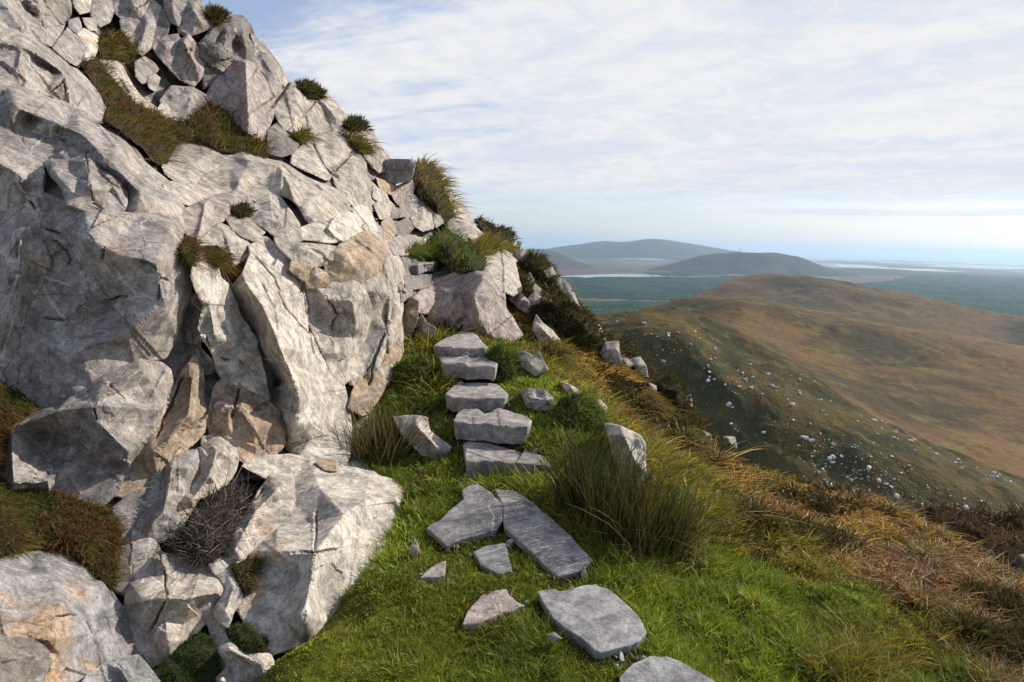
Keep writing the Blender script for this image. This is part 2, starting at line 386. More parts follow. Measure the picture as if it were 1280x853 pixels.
fa = forest([(670, 348.6), (750, 347.6), (845, 348.6), (905, 346.8), (950, 344), (905, 356), (880, 366), (845, 377), (800, 375.5), (760, 374), (715, 372.5), (670, 372)], 13, 16, 3)
tag(fa, 'dark blue-green conifer plantation along the near shore of the pale lake', 'forest', kind='stuff')
fb = forest([(670, 377.5), (715, 377), (800, 379.5), (860, 381), (840, 387), (790, 393), (740, 399), (670, 401)], 11, 15, 4)
tag(fb, 'brighter green conifer plantation just behind the near brown hill', 'forest', kind='stuff')
fc = forest([(1060, 356.5), (1110, 352.5), (1135, 347), (1165, 344.5), (1210, 346), (1330, 352), (1420, 358), (1420, 420), (1300, 405), (1200, 392), (1140, 378), (1090, 366)], 20, 18, 5)
tag(fc, 'wide blue-green conifer forest on the plain beyond the brown moor, at right', 'forest', kind='stuff')
fd = forest([(805, 341.8), (850, 340.6), (900, 341), (908, 344), (850, 345.5), (815, 344.6)], 20, 16, 6)
tag(fd, 'thin dark strip of conifers at the foot of the mast hill beyond the lake', 'forest', kind='stuff')

loft('distant_mountain', [[(560, 322, 19000), (640, 317, 19000), (690, 310.5, 19000), (705, 308.5, 19000), (725, 306.5, 19000), (745, 303, 19000), (757, 302, 19000), (775, 303.2, 19000), (790, 302, 19000), (803, 300, 19000), (818, 299.2, 19000), (835, 300.4, 19000), (850, 303, 19000), (870, 306, 19000), (900, 311, 19000), (940, 318, 19000), (1000, 330, 19000), (1060, 336, 19000)],
                          [(560, 326, 17600), (690, 316, 17400), (750, 310, 17200), (818, 306, 17000), (900, 317, 17200), (1000, 334, 17600), (1060, 340, 17600)], [(560, 330, 16000), (800, 322, 15600), (1000, 338, 16000), (1060, 344, 16000)]], M_FAR, 560, 1060, 280, 14, 40, 1500, (1.08, 130), seed=2)
loft('left_hill', [[(480, 322, 10400), (600, 313, 10400), (640, 311.5, 10400), (662, 310.6, 10400), (680, 311.5, 10400), (700, 317.5, 10300), (720, 327, 10200), (745, 335.5, 10100), (770, 341, 10000), (810, 346, 9900)],
                   [(480, 335, 9300), (640, 326, 9300), (690, 329, 9300), (740, 341, 9300), (810, 349, 9300)], [(480, 350, 8700), (640, 343, 8700), (740, 346, 8700), (810, 352, 8700)]], M_HILL, 480, 810, 220, 14, 45, 700, (1.07, 220), seed=4)
mast_hill, MV = loft('mast_hill', [[(770, 344, 9600), (803, 338, 9600), (840, 329.5, 9600), (873, 321, 9600), (893, 317.4, 9600), (917, 316.2, 9600), (945, 316.6, 9600), (965, 317.5, 9600), (1000, 322, 9600), (1027, 331, 9600), (1053, 340, 9600), (1085, 347, 9600), (1130, 352, 9600)],
                   [(770, 346, 9250), (860, 336, 9250), (930, 331, 9250), (1000, 337, 9250), (1050, 347, 9250), (1130, 356, 9250)], [(770, 352, 8950), (860, 350, 8950), (930, 350, 8950), (1000, 354, 8950), (1130, 366, 8950)]], M_HILL, 770, 1130, 260, 14, 38, 600, (1.07, 200), seed=5)
loft('low_rise', [[(940, 340, 11500), (1060, 337, 11500), (1120, 337.5, 11500), (1180, 342, 11500), (1230, 344, 11500), (1400, 350, 11500)], [(940, 350, 9300), (1120, 350, 9300), (1400, 364, 9300)]], M_HILL, 940, 1400, 140, 10, 16, 900, (1.06, 90), seed=9)
loft('moor', [[(760, 404, 2700), (820, 391, 2700), (845, 380, 2700), (870, 367, 2700), (905, 353, 2750), (930, 346, 2800), (960, 343, 2800), (1000, 346, 2750), (1060, 355, 2700), (1130, 370, 2600), (1200, 384, 2500), (1290, 398, 2400), (1420, 418, 2300)],
              [(760, 412, 2350), (820, 400, 2350), (870, 388, 2350), (930, 384, 2350), (1000, 394, 2300), (1100, 412, 2200), (1200, 432, 2100), (1420, 482, 2000)],
              [(760, 403, 1500), (800, 391, 1480), (850, 379, 1470), (890, 374.5, 1460), (930, 376, 1450), (980, 382, 1440), (1050, 396, 1420), (1150, 415, 1400), (1290, 442, 1350), (1420, 466, 1300)],
              [(760, 415, 1300), (850, 400, 1260), (930, 402, 1220), (1000, 424, 1180), (1100, 450, 1120), (1290, 492, 1050), (1420, 520, 1000)],
              [(760, 440, 950), (900, 440, 900), (1000, 480, 850), (1100, 520, 820), (1290, 582, 780), (1420, 620, 760)],
              [(760, 480, 720), (900, 490, 690), (1000, 530, 660), (1100, 575, 620), (1290, 650, 590), (1420, 700, 580)]], M_MOOR, 760, 1420, 380, 30, 28, 270, (1.05, 60), seed=6)
HILL, HV = loft('rocky_hill', [[(640, 440, 600), (700, 404, 590), (750, 392.5, 575), (800, 386.5, 560), (845, 384, 545), (880, 394, 535), (930, 419, 510), (985, 452, 480), (1050, 497, 450), (1120, 533, 430), (1200, 570, 415), (1290, 606, 405), (1420, 660, 400)],
                  [(640, 450, 500), (700, 425, 480), (800, 412, 455), (860, 422, 440), (900, 458, 425), (1000, 518, 395), (1100, 565, 372), (1200, 604, 358), (1290, 640, 350), (1420, 700, 340)],
                  [(640, 500, 488), (700, 480, 461), (800, 470, 435), (900, 520, 397), (1000, 575, 365), (1100, 615, 344), (1200, 646, 333), (1290, 672, 327), (1420, 730, 319)],
                  [(640, 580, 460), (700, 566, 430), (800, 566, 398), (900, 604, 359), (1000, 650, 330), (1100, 690, 314), (1200, 720, 304), (1420, 790, 293)],
                  [(640, 680, 390), (800, 680, 310), (1000, 730, 260), (1200, 790, 245), (1420, 850, 235)]], M_NEAR, 640, 1420, 440, 44, 5.5, 34, (1.06, 25), seed=7)
tag(HILL, kind='structure')

# the mast on the far hill top
mb_ = on = P(np.array([925.0]), np.array([317.0]), np.array([9550.0]))[0]
rt = bpy.data.objects.new('radio_mast', None); COL.objects.link(rt); rt.location = mb_
tag(rt, 'thin grey radio mast standing on the top of the far dark hill', 'mast')
def box_bm(bm, x0, x1, y0, y1, z0, z1, tx=1.0):
    v = [bm.verts.new(p) for p in ((x0, y0, z0), (x1, y0, z0), (x1, y1, z0), (x0, y1, z0), (x0 * tx, y0 * tx, z1), (x1 * tx, y0 * tx, z1), (x1 * tx, y1 * tx, z1), (x0 * tx, y1 * tx, z1))]
    for f in ((3, 2, 1, 0), (4, 5, 6, 7), (0, 1, 5, 4), (1, 2, 6, 5), (2, 3, 7, 6), (3, 0, 4, 7)): bm.faces.new([v[i] for i in f])
def metal():
    mt, t = mat('galvanised_steel'); g = t.n('ShaderNodeNewGeometry'); finish(t, t.mix(t.noise((g, 'Position'), 0.2, 3), (0.12, 0.12, 0.13), (0.2, 0.2, 0.2)), 0.6); return mt
MET = metal()
bm = bmesh.new(); box_bm(bm, -3.2, 3.2, -3.2, 3.2, -30, 70, 0.45); 
for z in (20, 40, 58): box_bm(bm, -4.5, 4.5, -3, 3, z, z + 2.5)
me = bpy.data.meshes.new('lattice_mast'); bm.to_mesh(me); bm.free(); link('lattice_mast', me, MET, rt)
bm = bmesh.new(); box_bm(bm, -0.9, 0.9, -0.9, 0.9, 70, 100, 0.6); me = bpy.data.meshes.new('antenna'); bm.to_mesh(me); bm.free(); link('antenna', me, MET, rt)

# pale boulders strewn over the rocky hill: individuals
BV = []
for k in range(6):
    bm = bmesh.new(); bmesh.ops.create_icosphere(bm, subdivisions=2, radius=1.0)
    co = np.array([v.co[:] for v in bm.verts]); rr = np.random.default_rng(k + 40)
    for _ in range(7):
        nrm = rr.normal(size=3); nrm /= np.linalg.norm(nrm); h = rr.uniform(0.45, 0.8); dd = co @ nrm; co = np.where((dd > h)[:, None], co - (dd - h)[:, None] * nrm, co)
    co *= np.array([1.15, 0.85, 0.75]) * (1 + 0.06 * fbm(co * 2 + k, 3, k))[:, None]
    for v, c in zip(bm.verts, co): v.co = c
    me = bpy.data.meshes.new('boulder'); bm.to_mesh(me); bm.free(); me.materials.append(ROCK); BV.append(me)
nr, nc = HV.shape[:2]; rr = np.random.default_rng(11); cand = []
dens = fbm(np.stack([HV[..., 0].ravel() / 30, HV[..., 1].ravel() / 30, np.zeros(nr * nc)], 1), 4, 21).reshape(nr, nc)
ppx, ppy = proj(HV.reshape(-1, 3)); ppx = ppx.reshape(nr, nc); ppy = ppy.reshape(nr, nc)
W_ = np.exp(-(((ppx - 960) / 130) ** 2 + ((ppy - 510 - (ppx - 960) * 0.36) / 75) ** 2)) * 1.2 + 0.5 * np.exp(-(((ppx - 1140) / 120) ** 2 + ((ppy - 605 - (ppx - 1140) * .2) / 34) ** 2)) + 0.35 * np.exp(-(((ppx - 860) / 90) ** 2 + ((ppy - 440) / 35) ** 2)) + 0.08
W_ = W_ * np.clip(dens * 1.8 + 0.8, 0.1, 2.0) ** 1.3
ok = (ppx > 770) & (ppx < 1300) & (ppy > 400) & (ppy < 680); ok[:92] = False
W_ = np.where(ok, W_, 0); W_ /= W_.sum()
idx = rr.choice(nr * nc, 300, replace=False, p=W_.ravel()); flat = HV.reshape(-1, 3)
for n_, i in enumerate(idx):
    o = bpy.data.objects.new('boulder', BV[n_ % 6]); COL.objects.link(o)
    s = 0.42 + 1.4 * rr.random() ** 2.6; o.scale = (s * rr.uniform(.8, 1.4), s, s * rr.uniform(.7, 1.25)); o.location = flat[i] + np.array([0, 0, 0.15 * s]); o.rotation_euler = (rr.uniform(-.3, .3), rr.uniform(-.3, .3), rr.uniform(0, 6.3))
    o.color = (0.8, 0.79, 0.76, 1)
    tag(o, 'small pale boulder strewn on the dark slope of the hill across the valley', 'boulder', 'pale boulders strewn over the far slope')
o = bpy.data.objects.new('boulder_scatter', None)
idx = rr.choice(nr * nc, 1100, replace=False, p=W_.ravel()); vv, ll, base = [], [], 0
tri = np.array([[v for v in p.vertices] for p in BV[0].polygons])
for n_, i in enumerate(idx):
    mv = np.array([v.co[:] for v in BV[n_ % 6].vertices]); s = 0.16 + 0.3 * rr.random() ** 2
    tr_ = np.array([[v for v in p.vertices] for p in BV[n_ % 6].polygons])
    vv.append(mv * s + flat[i] + np.array([0, 0, 0.1 * s])); ll.append(tr_ + base); base += len(mv)
bpy.data.objects.remove(o)
ll = np.concatenate(ll); me = mesh_np('rubble', np.concatenate(vv), np.full(len(ll), 3), ll.ravel(), False); o = link('rubble', me, ROCK); o.color = (0.7, 0.69, 0.66, 1)
tag(o, 'fine pale rubble between the boulders on the hill across the valley', 'rubble', kind='stuff')

# the air
def haze():
    mt, t = mat('haze_air'); v = t.n('ShaderNodeVolumePrincipled'); v.inputs['Color'].default_value = (0.58, 0.80, 1.0, 1); v.inputs['Density'].default_value = HAZE; v.inputs['Anisotropy'].default_value = 0.35
    o = t.n('ShaderNodeOutputMaterial'); t.link(v, 0, o, 'Volume')
    bm = bmesh.new(); box_bm(bm, -70000, 70000, -500, 72000, SEA - 20, 330)
    me = bpy.data.meshes.new('haze'); bm.to_mesh(me); bm.free(); h = link('haze', me, mt); tag(h, 'pale blue air between the hills', 'haze', kind='stuff'); return h
HAZE = 3.3e-5
haze()

# ------------------------------------------------------------------ the near mountainside: lie of the land and of the cliff
CL = np.array([(60, 853, 2.05), (60, 770, 2.3), (200, 840, 2.4), (340, 800, 2.6), (430, 740, 3.0), (525, 650, 3.85), (-60, 700, 2.2), (-60, 560, 2.7), (310, 580, 3.8), (440, 590, 4.05), (300, 690, 3.0), (60, 650, 2.9), (10, 560, 3.2), (110, 540, 3.25), (200, 610, 3.25),
 (230, 720, 2.8), (130, 350, 3.62), (0, 350, 3.55), (-80, 300, 3.5), (230, 330, 3.82), (60, 170, 4.15), (-60, 110, 4.05), (0, 110, 4.15), (150, 180, 4.5), (215, 250, 4.5), (270, 400, 4.25), (360, 430, 4.5), (430, 560, 4.5), (250, 500, 3.9), (300, 550, 3.85),
 (470, 430, 5.8), (503, 400, 6.3), (495, 330, 6.6), (440, 285, 6.4), (300, 235, 5.7), (375, 240, 6.2), (60, 80, 5.0), (130, 130, 5.5), (-60, 20, 4.6), (0, 20, 5.0), (200, 160, 6.5), (330, 190, 6.9), (300, 130, 7.8), (220, 60, 7.6), (150, 30, 7.3), (70, 5, 6.5),
 (260, 20, 8.1), (340, 100, 8.7), (400, 160, 9.0), (445, 160, 9.6), (465, 250, 8.4), (485, 200, 9.9), (500, 270, 9.6), (540, 300, 9.6), (520, 230, 10.6), (560, 250, 11.3), (600, 280, 12.3), (640, 300, 13.2), (525, 330, 8.9), (580, 370, 7.7), (610, 338, 8.2), (545, 405, 7.25), (640, 345, 9.1),
 (150, -80, 8.0), (-60, -80, 5.6), (480, 500, 5.3), (270, 300, 4.5), (330, 300, 5.0), (400, 400, 5.3)], float)
_cl = TPS(CL[:, :2] / 100, np.log(CL[:, 2]), 2e-3)
def cliffD(px, py): return np.exp(_cl(np.c_[np.ravel(px), np.ravel(py)] / 100.0))

GP = [(640, 853, 2.33), (740, 770, 2.75), (560, 780, 2.68), (450, 800, 2.55), (340, 840, 2.4), (680, 660, 3.55), (590, 640, 3.72), (540, 660, 3.6), (470, 730, 3.0), (600, 700, 3.25), (800, 800, 2.6),
      (630, 596, 4.22), (600, 557, 4.66), (600, 516, 5.12), (595, 487, 5.6), (585, 451, 6.05), (575, 424, 7.05), (500, 575, 4.6), (450, 610, 4.2), (525, 505, 5.4), (495, 475, 5.9), (545, 470, 5.75), (560, 400, 8.7), (600, 336, 10.3), (540, 322, 10.3), (560, 302, 11.0), (600, 298, 12.6), (640, 308, 12.6),
      (720, 560, 4.55), (700, 500, 5.5), (680, 470, 6.15), (650, 445, 6.8), (800, 640, 3.9), (760, 600, 4.25), (850, 760, 2.95), (900, 700, 3.55), (1000, 800, 2.95), (1000, 700, 3.9), (1100, 830, 2.9), (1200, 853, 2.9), (1280, 860, 3.0), (1280, 790, 3.7), (1200, 745, 4.2), (1100, 685, 5.0), (1130, 652, 6.3), (1030, 612, 6.7), (930, 584, 7.4), (860, 516, 8.7),
      (900, 610, 6.0), (850, 575, 6.3), (780, 520, 6.7), (740, 470, 7.5), (700, 425, 8.5), (770, 450, 8.8), (808, 466, 9.2), (735, 405, 10), (690, 352, 11.4), (655, 320, 12.5), (660, 385, 9.4), (1400, 870, 3.0), (1400, 800, 4.0), (1240, 715, 5.4), (1330, 770, 5.4), (1430, 800, 5.6)]
gp = np.array(GP, float); gw = P(gp[:, 0], gp[:, 1], gp[:, 2])
ext = [(-1.9, 2.2, -2.2), (-2.6, 3.5, -1.6), (-3, 6, -1.2), (-2.2, 8, -0.6), (-1.3, 6.6, -1.0), (0.3, 0.9, -1.68), (-1.4, 0.9, -2.0), (-1.25, 2.4, -2.15), (-1.05, 2.9, -2.0), (-1.2, 3.6, -1.9), (2.0, 0.9, -1.95), (4.0, 1.5, -2.6)]
for (a, b, D) in ((655, 320, 12.5), (690, 352, 11.4), (735, 405, 10), (808, 466, 9.2), (860, 516, 8.7), (930, 584, 7.4), (1030, 612, 6.7), (1130, 652, 6.3), (1240, 715, 5.4), (1330, 770, 5.4)):
    w = P(a, b, D); ext += [tuple(w + np.array([0.9, 1.3, -1.35])), tuple(w + np.array([2.2, 3.2, -4.2]))]
gw = np.concatenate([gw, np.array(ext)])
_gt = TPS(gw[:, :2], gw[:, 2], 2e-3)
def gz(x, y):
    x = np.asarray(x, float); y = np.asarray(y, float); sh = np.broadcast(x, y).shape
    q = np.c_[np.broadcast_to(x, sh).ravel(), np.broadcast_to(y, sh).ravel()]
    return _gt(q).reshape(sh)
_ds = np.exp(np.linspace(math.log(1.6), math.log(14.5), 240))
def groundD(px, py):
    """how far along the sight line the turf lies"""
    px = np.atleast_1d(np.asarray(px, float)); py = np.atleast_1d(np.asarray(py, float)); r = rays(px, py); out = np.zeros(len(px))
    X = r[:, None, 0] * _ds; Y = np.broadcast_to(_ds, X.shape); Z = r[:, None, 2] * _ds
    b = Z < gz(X, Y); hit = b.any(1); k = np.argmax(b, 1); out = np.where(hit, _ds[k], np.nan); return out

# the bedrock behind the blocks
def cliff_core():
    poly = [(-140, 950), (-140, -110), (222, -110), (252, 24), (298, 42), (345, 108), (402, 144), (462, 192), (506, 236), (560, 284), (596, 326), (590, 395), (535, 425), (505, 470), (440, 560), (500, 610), (470, 690), (330, 800), (260, 950)]
    xs = np.arange(-140, 620, 5.0); ys = np.arange(-110, 955, 5.0); X, Y = np.meshgrid(xs, ys); D = cliffD(X, Y).reshape(X.shape)
    q = P(X.ravel(), Y.ravel(), D.ravel()); nn = fbm(q * 1.6, 5, 5)
    F = P(X.ravel(), Y.ravel(), D.ravel() * (1.055 + 0.03 * nn)).reshape(*X.shape, 3); B = P(X.ravel(), Y.ravel(), D.ravel() * 1.5).reshape(*X.shape, 3)
    ins = inpoly(X, Y, poly) & ~((Y > 600) & (X > 180)); i = np.arange(X.size).reshape(X.shape); k = ins[:-1, :-1] & ins[1:, 1:] & ins[1:, :-1] & ins[:-1, 1:]
    qd = np.stack([i[:-1, :-1], i[1:, :-1], i[1:, 1:], i[:-1, 1:]], -1)[k]; N = X.size
    ed = {}
    for f in qd:
        for a, b in zip(f, np.roll(f, -1)):
            if (b, a) in ed: del ed[(b, a)]
            else: ed[(a, b)] = 1
    sd_ = np.array([(b, a, a + N, b + N) for a, b in ed])
    allq = np.concatenate([qd, qd[:, ::-1] + N, sd_])
    o = link('bedrock', mesh_np('bedrock', np.concatenate([F.reshape(-1, 3), B.reshape(-1, 3)]), np.full(len(allq), 4), allq.ravel()), CORE)
    tag(o, kind='structure')
cliff_core()

# ------------------------------------------------------------------ rocks traced block by block, each a closed solid
def parse(s):
    out = []
    for w in s.split():
        v = [float(x) for x in w.split(',')]; out.append(v if len(v) == 3 else [v[0], v[1], None])
    return out
def remesh(me, vox):
    o = bpy.data.objects.new('tmp', me); COL.objects.link(o)
    md = o.modifiers.new('r', 'REMESH'); md.mode = 'VOXEL'; md.voxel_size = vox; md.use_smooth_shade = True
    bpy.context.view_layer.update()
    ev = o.evaluated_get(bpy.context.evaluated_depsgraph_get()); res = bpy.data.meshes.new_from_object(ev)
    bpy.data.objects.remove(o); return res
def relax(co, ed, it=1, k=0.5):
    n = len(co); deg = np.bincount(ed.ravel(), minlength=n)[:, None]
    for _ in range(it):
        s = np.zeros_like(co)
        for c in range(3): s[:, c] = np.bincount(ed[:, 0], co[ed[:, 1], c], n) + np.bincount(ed[:, 1], co[ed[:, 0], c], n)
        co = co + k * (s / np.maximum(deg, 1) - co)
    return co
SEEDC = [0]
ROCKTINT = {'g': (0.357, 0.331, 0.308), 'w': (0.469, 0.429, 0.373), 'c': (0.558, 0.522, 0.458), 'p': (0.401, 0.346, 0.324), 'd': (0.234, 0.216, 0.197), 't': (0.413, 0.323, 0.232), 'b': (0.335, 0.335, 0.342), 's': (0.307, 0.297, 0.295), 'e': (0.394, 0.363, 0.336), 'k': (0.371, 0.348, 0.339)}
def weather(me, vox, A, seed, strat=1.0, soft=1, freq=1.0, chop=5):
    n = len(me.vertices); co = np.empty(n * 3, np.float32); me.vertices.foreach_get('co', co); co = co.reshape(-1, 3).astype(float)
    ed = np.empty(len(me.edges) * 2, np.int32); me.edges.foreach_get('vertices', ed); ed = ed.reshape(-1, 2)
    rr = np.random.default_rng(seed + 77)
    # split along flat planes: whatever sticks out past a plane is broken off
    mid = co.mean(0); vd = -mid / np.linalg.norm(mid); size = np.sort(np.ptp(co, axis=0))[1]
    th = rr.normal(size=3); th /= np.linalg.norm(th); fam = np.linalg.qr(np.c_[th, rr.normal(size=(3, 2))])[0].T
    for _ in range(chop):
        if rr.random() < .4: v = fam[rr.integers(3)] * rr.choice([-1, 1]) + rr.normal(0, .18, 3)
        else: v = rr.normal(size=3) + vd * .9
        v /= np.linalg.norm(v); dd = co @ v; mx = dd.max(); h = np.quantile(dd[::7], rr.uniform(.97, .9997)); h = max(h, mx - .014 * size)
        over = dd > h; co[over] -= ((dd[over] - h) * .94)[:, None] * v
    co = relax(co, ed, soft, 0.25)
    me.vertices.foreach_set('co', co.astype(np.float32).ravel()); me.update()
    nr = np.empty(n * 3, np.float32); me.vertex_normals.foreach_get('vector', nr); nr = nr.reshape(-1, 3).astype(float); nr = relax(nr, ed, 2, 0.6)
    ca, sa = math.cos(0.75), math.sin(0.75)
    R = np.array([[ca, 0, sa], [0, 1, 0], [-sa, 0, ca]])
    w = co + 0.02 * np.stack([vnoise(co * 4, seed + 1), vnoise(co * 4, seed + 2), vnoise(co * 4, seed + 3)], 1)
    v2, e2 = chips((w @ R.T) * np.array([6.0, 6.0, 12.0]) * freq, seed + 7)
    mask2 = np.clip(-0.15 + 2.6 * fbm(co * 2.0 * freq, 3, seed + 14), 0.0, 1)
    d = 0.30 * v2 * mask2 + 0.10 * fbm(co * 3 * freq, 3, seed + 5) + 0.07 * fbm(co * 9 * freq, 3, seed + 6, 0.5)
    co = co + nr * (d * A)[:, None]
    me.vertices.foreach_set('co', co.astype(np.float32).ravel()); me.update(); return co
CRACKS = [[(float(a.split(',')[0]), float(a.split(',')[1])) for a in l.split()] for l in '''0,278 18,262 31,245 40,258
175,328 190,335 200,343 213,350
201,350 198,362 196,374
52,286 72,292
48,394 75,397 100,382 130,375 157,372
62,300 85,318 80,330
130,310 127,325
258,421 262,437 268,446
277,450 284,452
300,452 306,458
262,490 262,520 259,545
252,470 252,505
251,528 262,512
117,512 121,525
130,537 140,548
62,585 71,598
137,480 156,497
200,692 206,720 208,748
208,748 195,775 185,790
396,640 394,690
366,690 400,690 421,687
416,705 428,716
500,355 490,400 470,440 455,470
482,395 487,420 484,440
470,440 462,480
385,358 388,405 402,441
410,378 421,392
420,396 416,411
380,360 388,380 388,410 393,441
322,320 345,345 352,362
350,365 358,385 372,400 386,416
340,135 352,118 362,104
380,140 386,160
392,178 405,205 415,218
415,217 430,202 441,190
352,205 375,225
395,230 402,238
106,188 112,225 118,251
125,212 150,235
155,226 158,246
118,256 141,263
80,98 84,118 87,127
57,117 70,108 81,98
626,311 629,340 630,364
70,770 95,768
110,775 118,790
150,120 140,140
30,330 12,352
20,600 60,590
305,640 330,612
445,300 470,318
170,60 176,45
300,480 290,520
228,470 215,505 195,545
330,355 345,390 350,420'''.split('\n')]
def seg_dist(x, y, line):
    d = np.full(len(x), 1e9); side = np.zeros(len(x))
    for (x0, y0), (x1, y1) in zip(line[:-1], line[1:]):
        ux, uy = x1 - x0, y1 - y0; L2 = ux * ux + uy * uy + 1e-9; t_ = np.clip(((x - x0) * ux + (y - y0) * uy) / L2, 0, 1)
        dd = np.hypot(x - x0 - t_ * ux, y - y0 - t_ * uy); k = dd < d; d = np.where(k, dd, d); side = np.where(k, np.sign((x - x0) * uy - (y - y0) * ux), side)
    return d, side
def zigzag(line, rr, k=0.10):
    out = [line[0]]
    for a, b in zip(line[:-1], line[1:]):
        L = math.hypot(b[0] - a[0], b[1] - a[1]); n = max(1, int(L // 7))
        for j in range(1, n + 1):
            s_ = j / n; out.append((a[0] + (b[0] - a[0]) * s_ + (rr.normal(0, .8) if j < n else 0), a[1] + (b[1] - a[1]) * s_ + (rr.normal(0, .8) if j < n else 0)))
    return out
def fracture(me, rr, ncr, npl, dip=(0.0,)):
    """joints, stepped plates and spalls, laid out over the face that was traced"""
    n = len(me.vertices); co = np.empty(n * 3, np.float32); me.vertices.foreach_get('co', co); co = co.reshape(-1, 3).astype(float)
    nr = np.empty(n * 3, np.float32); me.vertex_normals.foreach_get('vector', nr); nr = nr.reshape(-1, 3)
    D = np.linalg.norm(co, axis=1); vd = co / D[:, None]; fr = np.clip(-(vd * nr).sum(1) * 2.2, 0, 1); x, y = proj(co); sc_ = D / 4.5; push = np.zeros(n)
    lo = np.array([x.min(), y.min()]); hi = np.array([x.max(), y.max()]); sz = (hi - lo)
    th0 = rr.uniform(0, np.pi)
    for _ in range(npl):
        c = lo + sz * rr.random(2); r = rr.uniform(.10, .34) * sz.min() + 3; m_ = rr.integers(3, 6); a = np.sort(rr.uniform(0, 2 * np.pi, m_)); an = th0 + (a // (np.pi / 3)) * (np.pi / 3) + rr.normal(0, .18, m_)
        inside = np.ones(n, bool)
        for q in an: inside &= (x - c[0]) * np.cos(q) + (y - c[1]) * np.sin(q) < r * rr.uniform(.5, 1.2)
        inside &= np.hypot(x - c[0], y - c[1]) < 2.6 * r
        tl = rr.normal(0, .008, 2) / max(r, 6)
        push += inside * (rr.normal(0.002, .006) + (x - c[0]) * tl[0] + (y - c[1]) * tl[1])
    for _ in range(ncr):
        c = lo + sz * rr.random(2); th = th0 + rr.choice([0, np.pi / 2, np.pi / 3]) + rr.normal(0, .2); L = rr.uniform(.15, .6) * sz.min() + 6
        pts = [(c[0] - np.cos(th) * L / 2, c[1] - np.sin(th) * L / 2), (c[0] + rr.normal(0, .06 * L), c[1] + rr.normal(0, .06 * L)), (c[0] + np.cos(th) * L / 2, c[1] + np.sin(th) * L / 2)]
        d, sd_ = seg_dist(x, y, zigzag(pts, rr)); w = rr.uniform(.55, 1.15)
        push += rr.uniform(.006, .018) * np.clip(1.25 - d / w, 0, 1) + rr.normal(0, .006) * np.clip(1 - d / (L * .35), 0, 1) * (sd_ > 0)
    for ln in CRACKS:
        a = np.array(ln)
        if a[:, 0].max() < lo[0] or a[:, 0].min() > hi[0] or a[:, 1].max() < lo[1] or a[:, 1].min() > hi[1]: continue
        d, sd_ = seg_dist(x, y, zigzag(ln, rr)); push += .05 * np.clip(1.4 - d / 1.1, 0, 1) + .008 * np.clip(1 - d / 16, 0, 1) * (sd_ > 0)
    ed = np.empty(len(me.edges) * 2, np.int32); me.edges.foreach_get('vertices', ed); nn = relax(nr.astype(float), ed.reshape(-1, 2), 4, 0.6); nn /= np.linalg.norm(nn, axis=1, keepdims=True) + 1e-9
    co = co - nn * (push * fr * sc_)[:, None]
    me.vertices.foreach_set('co', co.astype(np.float32).ravel()); me.update(); return co
